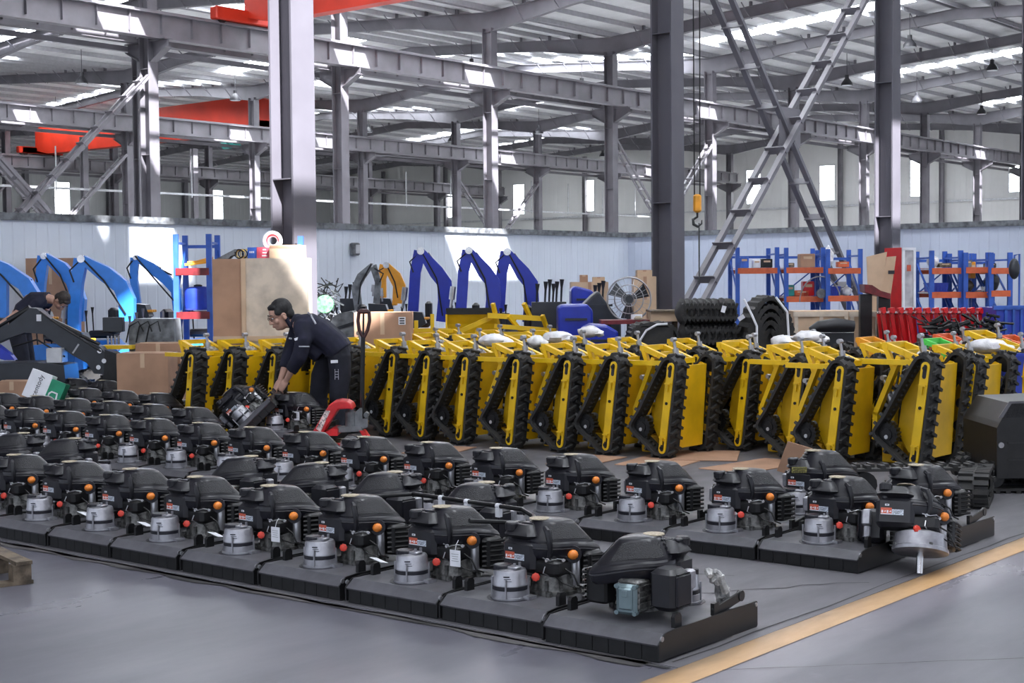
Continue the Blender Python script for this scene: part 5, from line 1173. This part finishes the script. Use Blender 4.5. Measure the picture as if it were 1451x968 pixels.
# red extinguisher cabinet, leaning cardboard
s = Spot(1281, 21.3); t = s.thing('fire_cabinet', 'tall red cabinet with a framed glass front at the foot of the right pillar', 'cabinet'); zt = s.z(351); rz = .40; t.rotation_euler.z = VANG+rz
w = (1298-1278)*s.k*1.15; dpt = (1278-1263)*s.k*2.6
MB().box((0,dpt/2,zt/2),(w,dpt,zt)).build('cabinet_body', M['redp'], t, 0); mb = MB(); z0, z1 = s.z(437), zt-.02
for e in (-1,1): mb.box((e*(w/2-.02),-.012,(z0+z1)/2),(.04,.025,z1-z0))
for z in (z0, z1): mb.box((0,-.012,z),(w,.025,.04))
d_ = mb.build('door_frame', M['white'], t, 0); MB().box((0,-.006,(z0+z1)/2),(w-.06,.01,z1-z0-.02)).build('glass_front', M['glass'], d_, 0)
MB().box((0,-.014,s.z(380)),(.07,.003,.09)).build('sign_print', M['lblred'], d_, 0)
t.location = (*at(1287, hor(1287), 21.3).xy, 0)
for i, (a, dd) in enumerate((([(1228,364),(1257,357),(1250,408),(1243,470),(1243,600),(1236,600),(1232,470)],20.6),([(1257,364),(1270,363),(1262,420),(1262,600),(1244,600),(1246,420)],21.0))):
    s = Spot(1250, dd); t = s.thing('cardboard_sheet', ('large pale cardboard sheet leaning against the right pillar','narrower cardboard piece with a printed stamp behind the pale sheet')[i], 'cardboard'); mb = MB(); mb.prism(s.pts(a), 0, .02, 'y'); b = mb.build('sheet', M['cartonl'], t, 0)
    if i == 1: MB().box((s.x(1263),-.004,s.z(386)),(.09,.004,.05)).build('stamp', M['ink'], b, 0)
s = Spot(1244, 19.9); t = s.thing('red_scoop', 'dark red scoop plates in front of the leaning cardboard', 'scoop'); mb = MB(); mb.prism(s.pts([(1225,403),(1236,404),(1248,412),(1262,416),(1262,424),(1246,420),(1226,414)]), 0, .3, 'y'); mb.build('plate', M['redd'], t, 0); mb = MB()
for x in (1230,1256): mb.box((s.x(x),.15,s.z(416)/2),(.16,.1,s.z(418)))
mb.build('stand_leg', M['blkmetal'], t, 0)
# row of red hitch brackets
for i in range(13):
    px = 1252+12.6*i; d = 19.3-.05*i; s = Spot(px, d); t = s.thing('hitch_bracket', 'glossy red hitch bracket, %s from the left in the red row' % ORD[i], 'hitch bracket', 'red hitch brackets in a row'); z = s.z(437)
    if 'hp' not in globals():
        hp = 1
        A = MB(); A.prism([(-.035,z-.07),(-.04,z),(.025,z+.012),(.032,z-.055)], -.02, .10, 'y'); A.cyl((-.005,-.05,z-.035),(-.005,-.02,z-.035),.03,n=12); A.prism([(-.03,z-.08),(.015,z-.06),(.085,z-.5),(.045,z-.52)], .0, .05, 'y'); a_ = A.build('head_plate', M['redp'], t, 0).data
        B = MB(); B.bar((.06,.05,.02),(.06,.05,z-.45),.05,.05); B.bar((-.02,.2,z-.05),(.10,.2,.02),.05,.04); B.box((.05,.12,.012),(.10,.3,.024)); b_ = B.build('post', M['redp'], t, 0).data
        Cc_ = MB(); Cc_.cyl((-.06,.1,z-.06),(.07,.1,z-.06),.02,n=8); c_ = Cc_.build('pin', M['chrome'], t).data
    else:
        for nm, me in (('head_plate',a_),('post',b_),('pin',c_)): o = bpy.data.objects.new(nm, me); COL.objects.link(o); o.parent = t
# dark machinery heap, blue container and frame at the right
s = Spot(1380, 17.6); t = s.thing('machine_heap', 'black cables and engine parts heaped below the red hitches', 'parts heap'); mb = MB()
for i in range(60): c = Vector((R.uniform(-.5,.42),R.uniform(0,.4),R.uniform(.9,1.18))); mb.tube([c+Vector((R.uniform(-.16,.16),R.uniform(-.1,.1),R.uniform(-.09,.09))) for _ in range(3)], R.uniform(.008,.03), 5)
mb.build('cables', M['blkmetal'], t); MB().box((-.04,.25,.48),(1.0,.5,.96)).build('crate_base', M['dgrey'], t, 0)
s = Spot(1432, 18.2); t = s.thing('blue_container', 'deep blue open container behind the rightmost chassis', 'container'); mb = MB(); zt = s.z(436); mb.box((s.x(1442),.35,zt/2),(.52,.7,zt)); mb.build('container_body', M['bluec'], t, 0); mb = MB()
for x in (1425,1436,1447): mb.box((s.x(x),-.015,zt/2),(.03,.03,zt))
mb.box((s.x(1442),.0,zt),(.6,.06,.05)); mb.build('frame_rib', M['bluer'], t, 0)
s = Spot(1452, 14.2); t = s.thing('blue_container', 'blue plastic tub at the right edge above the black box machine', 'container'); mb = MB(); zt = s.z(503); mb.box((s.x(1456),.3,zt/2),(.24,.6,zt),taper=1.03); mb.build('container_body', M['bluec'], t, 0); MB().box((s.x(1456),.3,zt),(.28,.66,.03)).build('rim', M['bluec'], t, 0)
s = Spot(1436, 21); t = s.thing('coat_stand', 'dark round bag hanging at the right end of the racks', 'bag'); mb = MB(); mb.blob((s.x(1437),0,s.z(381)),(.16,.14,.3),n=12,k=8); mb.build('bag', M['dgrey'], t); MB().tube([(s.x(1446),.05,0),(s.x(1446),.05,s.z(360)),(s.x(1438),.02,s.z(362)),(s.x(1437),0,s.z(370))],.014,6).build('post', M['bluer'], t)
# white plastic wrap lying over the chassis tops
for i, (px, py, d, sx) in enumerate(((1145,478,15.2,.34),(1110,484,15.6,.26),(1398,490,14.7,.40),(700,482,15.3,.30),(790,478,16.6,.34),(835,470,17.2,.26),(1390,494,14.8,.2),(760,484,16.2,.2))):
    p = at(px, py, d); t = thing('plastic_bag', p, 'crumpled white plastic sheet over the chassis tops, %s of eight' % ORD[i] if 0 else 'crumpled white plastic wrap on the chassis tops ' + ('below the track pile','left of the small orange frame','at the green frames','by the snow blade','under the blue hood','below the fan','left of the green frames','under the yellow A frame')[i], 'plastic wrap', 'white plastic wrap on the chassis', VANG)
    mb = MB(); mb.blob((0,0,0),(sx,.25,.13),n=14,k=8,jit=.16); mb.build('wrap', M['bagw'], t, 60); mb = MB(); mb.blob((sx*.4,-.03,-.02),(sx*.5,.2,.08),n=10,k=6,jit=.2); mb.build('loose_end', M['bagw'], t, 60)
# pallet at the lower left edge with a black post on it
q = at(8, hor(8), EYE*F/(824-hor(8))); o = wood_pallet((q.x-.42, q.y+.36, 0), 'weathered wooden pallet cut by the left edge on the aisle floor', -.25, 1.1, .9)
t = thing('machine_stand', (q.x-.10, q.y+.17, .133), 'black machine foot standing on the pallet at the left edge', 'machine foot'); MB().box((-.09,.09,.14),(.16,.16,.26)).build('leg', M['blkmetal'], t, 0); MB().lathe([(.10,0),(.10,.015),(.05,.02)], (-.04,.04,0), 18).build('foot_plate', M['blkmetal'], t)
# ------------------------------------------------------------------ people
from mathutils.bvhtree import BVHTree
def fuse(mb, name, m, parent, voxel=.007, smooth=6, fac=.5):
    """one continuous skin over the joined limb volumes"""
    o = mb.build(name, m, None, 0); r = o.modifiers.new('r','REMESH'); r.mode = 'VOXEL'; r.voxel_size = voxel
    s = o.modifiers.new('s','SMOOTH'); s.iterations = smooth; s.factor = fac
    dg = bpy.context.evaluated_depsgraph_get(); me = bpy.data.meshes.new_from_object(o.evaluated_get(dg)); me.name = name
    o.modifiers.clear(); old = o.data; o.data = me; bpy.data.meshes.remove(old)
    me.polygons.foreach_set('use_smooth', [True]*len(me.polygons)); me.materials.clear(); me.materials.append(m); o.parent = parent; return o
def bvh_of(o): me = o.data; return BVHTree.FromPolygons([v.co.copy() for v in me.vertices], [tuple(p.vertices) for p in me.polygons])
def head_mb(mb, c, rot, sc):
    h = MB()
    h.blob((.012,0,.030),(.200,.160,.205),n=24,k=14); h.blob((-.025,0,-.045),(.135,.122,.165),n=20,k=12); h.blob((-.055,0,-.092),(.07,.075,.05),n=12,k=8)
    h.tube([(-.088,0,.020),(-.104,0,-.012),(-.112,0,-.030),(-.094,0,-.040)],[.009,.012,.016,.010],8)
    for e in (-1,1):
        h.blob((.012,e*.084,-.012),(.042,.020,.068),n=10,k=6); h.blob((-.078,e*.034,.028),(.030,.052,.018),n=10,k=5); h.blob((-.060,e*.046,-.030),(.05,.05,.05),n=10,k=5); h.blob((-.098,e*.013,-.034),(.02,.018,.016),n=8,k=5)
    h.tube([(-.088,-.024,-.064),(-.098,0,-.061),(-.088,.024,-.064)],[.004,.007,.004],6); h.tube([(-.085,-.02,-.072),(-.094,0,-.073),(-.085,.02,-.072)],[.004,.007,.004],6)
    Mx = Matrix.Translation(c) @ rot.to_4x4() @ Matrix.Scale(sc,4); h.xf(Mx); mb.add(h.v, h.f); return Mx
def head_bits(Mx, parent, specs=True, hairm=None):
    h = MB(); h.blob((.030,0,.052),(.206,.178,.190),n=22,k=12,jit=.015); h.blob((.065,0,-.010),(.125,.165,.15),n=18,k=10); 
    for e in (-1,1): h.blob((-.012,e*.071,.045),(.10,.026,.075),n=10,k=6)
    h.blob((-.036,0,.094),(.09,.13,.06),n=12,k=6,jit=.05); h.xf(Mx); fuse(h, 'hair', hairm or M['hair'], parent, .006, 3)
    for e in (-1,1):
        w = MB(); w.blob((-.084,e*.034,.006),(.018,.028,.014),n=10,k=6); w.xf(Mx); ey = w.build('eye', M['white'], parent); w = MB(); w.blob((-.0925,e*.034,.005),(.005,.011,.011),n=10,k=6); w.xf(Mx); w.build('iris', M['iris'], ey)
        b = MB(); b.tube([(-.092,e*.016,.034),(-.094,e*.036,.040),(-.078,e*.060,.034)],[.003,.005,.003],6); b.xf(Mx); b.build('eyebrow', M['hair'], parent)
    l = MB(); l.tube([(-.091,-.022,-.064),(-.1015,0,-.064),(-.091,.022,-.064)],[.002,.0055,.002],6); l.tube([(-.089,-.018,-.070),(-.0985,0,-.072),(-.089,.018,-.070)],[.002,.0055,.002],6); l.xf(Mx); l.build('lips', M['lip'], parent)
    if specs:
        g = MB()
        for e in (-1,1):
            g.tube([(-.103+.006*abs(math.sin(a)),e*.035+.026*math.cos(a),.004+.019*math.sin(a)) for a in [2*PI*i/18 for i in range(18)]], .0024, 5, closed=True); g.tube([(-.100,e*.061,.008),(-.06,e*.084,.010),(.01,e*.092,.008),(.03,e*.088,-.01)], .0024, 5)
        g.tube([(-.104,-.009,.008),(-.107,0,.011),(-.104,.009,.008)], .0024, 5); g.xf(Mx); g.build('spectacles', M['lens'], parent)
def hand_mb(mb, w, d, side, up, L=.185):
    """w wrist, d direction of the hand, side towards the thumb, up = back of the hand; fingers curl away from up"""
    w = Vector(w); d = Vector(d).normalized(); s = Vector(side); s = (s-d*s.dot(d)).normalized(); u = Vector(up); u = (u-d*u.dot(d)-s*u.dot(s)).normalized()
    for q in (-.028,-.010,.010,.028): mb.tube([w+s*q*.6, w+d*.04+s*q, w+d*.088+s*q*1.05-u*.004], [.017,.0165,.0135], 8)
    for i, (q, l) in enumerate(((.031,.070),(.0105,.080),(-.0105,.074),(-.031,.058))):
        b = w+d*.085+s*q; mb.tube([b, b+d*l*.42-u*l*.10, b+d*l*.72-u*l*.38, b+d*l*.78-u*l*.72], [.0105,.0098,.009,.0075], 7)
    b = w+d*.025+s*.028; mb.tube([b, b+d*.028+s*.024-u*.012, b+d*.058+s*.028-u*.03, b+d*.075+s*.020-u*.046], [.0145,.0125,.011,.0085], 7)
# worker bending over the tipped deck
s = Spot(455, 15.5); P = lambda px, py, y: (s.x(px), y, s.z(py))
pt = s.thing('person', 'man with spectacles in navy workwear bending over to tip up a mower deck', 'person')
b = MB(); hr = Matrix.Rotation(.42,3,'Z') @ Matrix.Rotation(-.42,3,'Y')
Mx = head_mb(b, P(397,446.5,-.03), hr, 1.18)
b.tube([P(405,456,-.01),P(414,457,.0),P(424,460,.0)],[.060,.064,.075],14)
for y in (-.09,0,.09): b.tube([P(422,460,y),P(440,468,y),P(462,486,y),P(474,500,y)],[.09,.11,.095,.085],12)
near = [P(431,463,-.20),P(432,482,-.25),P(425,506,-.25),P(416,522,-.20),P(406,538.5,-.13)]; far = [P(421,462,.19),P(411,484,.21),P(404,506,.18),P(399,522,.12),P(394,539,.05)]
for A in (near, far): b.tube(A,[.062,.052,.046,.040,.029],10); 
b.tube([P(424,460,-.1),near[0]],[.07,.062],10); b.tube([P(420,459,.1),far[0]],[.07,.062],10)
hand_mb(b, near[-1], (-.55,.15,-.75), (-.6,.45,.5), (.45,-.75,.25)); hand_mb(b, far[-1], (-.50,-.12,-.8), (.55,-.6,-.2), (-.75,-.3,.4))
for y, K in ((-.11,(480,500,481,533,478,563)),(.12,(462,502,450,535,446,566))):
    kx = s.x(K[4]); b.tube([P(K[0],K[1],y),P(K[2],K[3],y),(kx,y,s.z(K[5])),(kx+.02,y,.10)],[.095,.075,.055,.042],12); b.tube([(kx+.05,y,.05),(kx-.06,y,.05),(kx-.15,y,.035)],[.04,.04,.03],10)
body = fuse(b, 'body', M['skin'], pt, .0062, 5)
head_bits(Mx, body); 
# jacket: torso, collar and sleeves
j = MB()
for y in (-.12,-.04,.04,.12): j.tube([P(420,459,y*.9),P(434,461,y),P(452,470,y*1.05),P(472,487,y),P(481,499,y)],[.10,.135,.142,.140,.138],14)
j.tube([P(412,456,0),P(420,458,0)],[.085,.11],14)
for y in (-.09,.09): j.tube([P(424,472,y),P(440,490,y),P(455,503,y)],[.10,.10,.10],12)
j.tube([P(430,460,-.12),P(432,463,-.20),P(434,480,-.255),P(428,503,-.255),P(415,523,-.195)],[.10,.100,.088,.083,.066],12)
j.tube([P(420,460,.12),P(419,464,.20),P(411,484,.215),P(404,505,.185),P(398.5,523,.12)],[.10,.095,.085,.080,.062],12)
jk = fuse(j, 'jacket', M['navy'], pt, .011, 7); bj = bvh_of(jk)
def on_jacket(bv, px, py): 
    x, z = s.x(px), s.z(py); h = bv.ray_cast(Vector((x,-2,z)), Vector((0,1,0))); return Vector((x, (h[0].y if h[0] else -.2)-.004, z))
MB().tube([on_jacket(bj,440+i*2.2,442.5+i*2.9+.25*i*i*.2)+Vector((0,-.001,0)) for i in range(6)], .010, 6).build('reflective_piping', M['reflect'], jk)
def patch(bv, px, py, w, h, nm, m, par, r=0): p = on_jacket(bv, px, py); o = MB().box((0,0,0),(w,.010,h),ch=.003).build(nm, m, par, 0); o.location = p; o.rotation_euler = (0,r,0)
patch(bj, 425.5, 478.5, .05, .028, 'chest_badge', M['white'], jk, -.3); patch(bj, 436, 489, .11, .014, 'pocket_piping', M['reflect'], jk, .02); patch(bj, 407.5, 480, .035, .018, 'chest_badge', M['white'], jk, .2)
c = MB(); c.tube([P(407,452,-.085),P(412,461,-.075),P(414,467,-.03),P(413,465,.04),P(410,452,.085),P(412,447,.0),P(407,452,-.085)],.022,8); c.build('collar', M['navy'], jk)
w = MB(); w.cyl(Vector(near[3])+Vector((.02,0,.022)), Vector(near[3])+Vector((-.012,0,-.012)), .064,.062, n=16); w.build('cuff', M['navy'], jk)
# trousers and shoes
t_ = MB()
for y in (-.10,0,.10): t_.tube([P(466,488,y),P(476,492,y),P(478,503,y)],[.12,.148,.145],12)
for y, K in ((-.12,(481,503,482,533,479,563)),(.13,(464,505,451,535,446,566))):
    kx = s.x(K[4]); t_.tube([P(K[0],K[1],y),P(K[2],K[3],y),(kx,y,s.z(K[5])),(kx+.02,y,.42),(kx+.02,y,.08)],[.125,.112,.095,.085,.080],14)
tr = fuse(t_, 'trousers', M['navyt'], pt, .011, 7); bt = bvh_of(tr)
patch(bt, 476, 511, .075, .032, 'pocket_label', M['white'], tr, -.05); 
p = on_jacket(bt, 479, 529); o = MB(); o.box((0,0,.03),(.05,.008,.006)); o.box((0,0,0),(.05,.008,.006)); o.box((-.025,0,.0),(.006,.008,.12)); o.box((.025,0,.0),(.006,.008,.12)); o.box((0,0,-.03),(.05,.008,.006)); o = o.build('leg_print', M['reflect'], tr, 0); o.location = p; o.scale = (.7,1,.9)
for y, kx in ((-.12,479),(.13,446)):
    x = s.x(kx); w = MB(); w.tube([(x+.07,y,.052),(x,y,.062),(x-.10,y,.05),(x-.19,y,.038)],[.045,.052,.048,.032],12); w.box((x-.06,y,.012),(.29,.095,.024),ch=.01); w.build('shoe', M['shoe'], pt)
# second worker, stooping behind the charcoal excavator
s = Spot(55, 20.3)
pt2 = s.thing('person', 'worker in a navy T-shirt stooping behind the charcoal excavator boom', 'person')
b = MB(); Mx2 = head_mb(b, P(87,427,.0), Matrix.Rotation(PI-.5,3,'Z') @ Matrix.Rotation(-1.3,3,'Y'), 1.0)
b.tube([P(77,426,0),P(66,423,0)],[.058,.07],12)
for y in (-.09,.09): b.tube([P(66,424,y),P(46,427,y),P(30,445,y),P(26,468,y)],[.09,.11,.11,.11],12)
for y in (-.2,.2): b.tube([P(60,436,y),P(44,446,y*1.1),P(30,442,y*1.1),P(22,448,y),P(14,452,y)],[.055,.045,.040,.036,.028],10); hand_mb(b, P(14,452,y), (-.8,0,-.5), (0,.6,.5), (0,-.6,.6))
for y in (-.11,.11): b.tube([P(27,470,y),(s.x(36),y,.52),(s.x(30),y,.09)],[.095,.065,.045],12); b.tube([(s.x(30)-.04,y,.045),(s.x(30)+.15,y,.035)],[.042,.032],8)
body2 = fuse(b, 'body', M['skin'], pt2, .0075, 5); head_bits(Mx2, body2, False, mat('dark_brown_hair', (.035,.025,.02), .6, noise=.3, scale=60))
j = MB()
for y in (-.12,-.04,.04,.12): j.tube([P(67,424,y*.9),P(53,425,y),P(37,438,y),P(27,464,y)],[.10,.125,.128,.125],12)
for y in (-.2,.2): j.tube([P(62,425,y*.6),P(59,430,y),P(47,441,y*1.1)],[.10,.085,.07],10)
fuse(j, 'shirt', M['navy'], pt2, .012, 6)
j = MB()
for y in (-.11,.11): j.tube([P(26,464,y),P(27,474,y),(s.x(36),y,.52),(s.x(30),y,.10)],[.12,.12,.09,.07],12)
fuse(j, 'trousers', M['navyt'], pt2, .014, 6)
for y in (-.11,.11): MB().tube([(s.x(30)-.07,y,.05),(s.x(30)+.05,y,.055),(s.x(30)+.18,y,.036)],[.045,.05,.034],10).build('shoe', M['shoe'], pt2)
# red pallet jack
s = Spot(490, 14.22); t = s.thing('pallet_jack', 'red hand pallet jack with a white decal standing behind the mower decks', 'pallet jack')
mb = MB(); mb.prism(s.pts([(441.7,612),(466,573),(472,568.5),(481,566.5),(491,567.5),(497,571),(500,576.5),(499.5,580),(496,578),(479,579),(471,591),(463,603),(456.5,614)]), -.15, .15, 'y'); hd = mb.build('red_hood', M['jack'], t, 0); bv = hd.modifiers.new('bevel','BEVEL'); bv.width = .012; bv.segments = 2
MB().prism(s.pts([(468,581),(461,580.5),(448,606),(454,611)]), -.156, -.149, 'y').build('decal', M['plaque'], hd, 0)
mb = MB(); mb.prism(s.pts([(456,613),(471,606),(478,606),(478,616),(456,616)]), -.16, .16, 'y'); mb.prism(s.pts([(508,610),(514,610),(522,622),(516,624)]), -.09, .09, 'y'); mb.build('red_frame', M['jack'], t, 0)
mb = MB(); q = s.p(495,595); mb.cyl((q[0],0,s.z(606)),(q[0],0,s.z(584)),.058,n=18); mb.cyl((q[0],0,s.z(584)),(q[0],0,s.z(578)),.03,n=12); mb.prism(s.pts([(501,606),(501,585),(507,579),(511,578),(512,606)]), -.05, .05, 'y'); mb.prism(s.pts([(476,605),(510,604),(512,611),(478,613)]), -.06, .06, 'y'); q = s.p(517,588); mb.cyl((q[0],-.06,q[1]),(q[0],.06,q[1]),.025,n=12); mb.prism(s.pts([(511,608),(511,594),(519,592),(518,606)]), -.045, .045, 'y'); mb.build('hydraulic_pump', M['mgrey'], t, 0)
for y in (-.07,.07):
    wx, r = s.x(494.5), .10; mb = MB(); mb.lathe([(.03,-.025),(r*.78,-.025),(r*.8,-.022),(r*.8,.022),(r*.78,.025),(.03,.025)], (wx,y,r), 24, axis='y'); wh = mb.build('wheel_hub', M['nylon'], t); MB().lathe([(r*.8,-.026),(r*.97,-.026),(r,-.018),(r,.018),(r*.97,.026),(r*.8,.026)], (wx,y,r), 24, axis='y').build('tyre', M['cable'], wh)
MB().tube([s.p(512,600)[0:1]+(0,)+s.p(512,600)[1:], (s.x(511),0,s.z(560)), (s.x(513.5),0,s.z(478))], .022, 10).build('handle_pole', M['blkmetal'], t)
mb = MB(); mb.tube([(s.x(x),0,s.z(y)) for x, y in ((514,480),(508,468),(506.5,455),(508,443),(511,440),(519,440),(522.5,443),(523,455),(520,468),(514,480))], .017, 8); mb.cyl((s.x(508),0,s.z(442)),(s.x(522),0,s.z(442)),.02,n=10); mb.build('handle_loop', mat('handle_oxblood', (.05,.012,.012), .4), t)
MB().tube([(s.x(513.5),0,s.z(478)),(s.x(514.5),0,s.z(443))],.010,6).build('release_lever', M['blkmetal'], t)
for y in (-.2,.2): mb = MB(); mb.box((s.x(490)-.62,y,.075),(1.1,.15,.05),ch=.008); fk = mb.build('fork', M['jack'], t, 0); MB().cyl((s.x(490)-1.0,y-.05,.035),(s.x(490)-1.0,y+.05,.035),.033,n=12).build('fork_roller', M['nylon'], fk)
# ------------------------------------------------------------------ light
w = bpy.data.worlds.new('world'); SC.world = w; w.use_nodes = True
bg = w.node_tree.nodes['Background']; bg.inputs[0].default_value = (.78,.86,1,1); bg.inputs[1].default_value = 1.3
sd = bpy.data.lights.new('sun', 'SUN'); sd.energy = 45; sd.angle = math.radians(.8); sd.color = (1,.97,.92)
so = bpy.data.objects.new('sun', sd); COL.objects.link(so); so.rotation_euler = Vector((.43,1,-.9)).to_track_quat('-Z','Y').to_euler()
vs = SC.view_settings; vs.view_transform = 'Standard'; vs.look = 'None'; vs.exposure = 0.0; vs.gamma = 1; vs.use_curve_mapping = False
SC.cycles.max_bounces = 6; SC.cycles.diffuse_bounces = 4; SC.cycles.transparent_max_bounces = 6; SC.cycles.sample_clamp_indirect = 6
SC.cycles.use_denoising = True
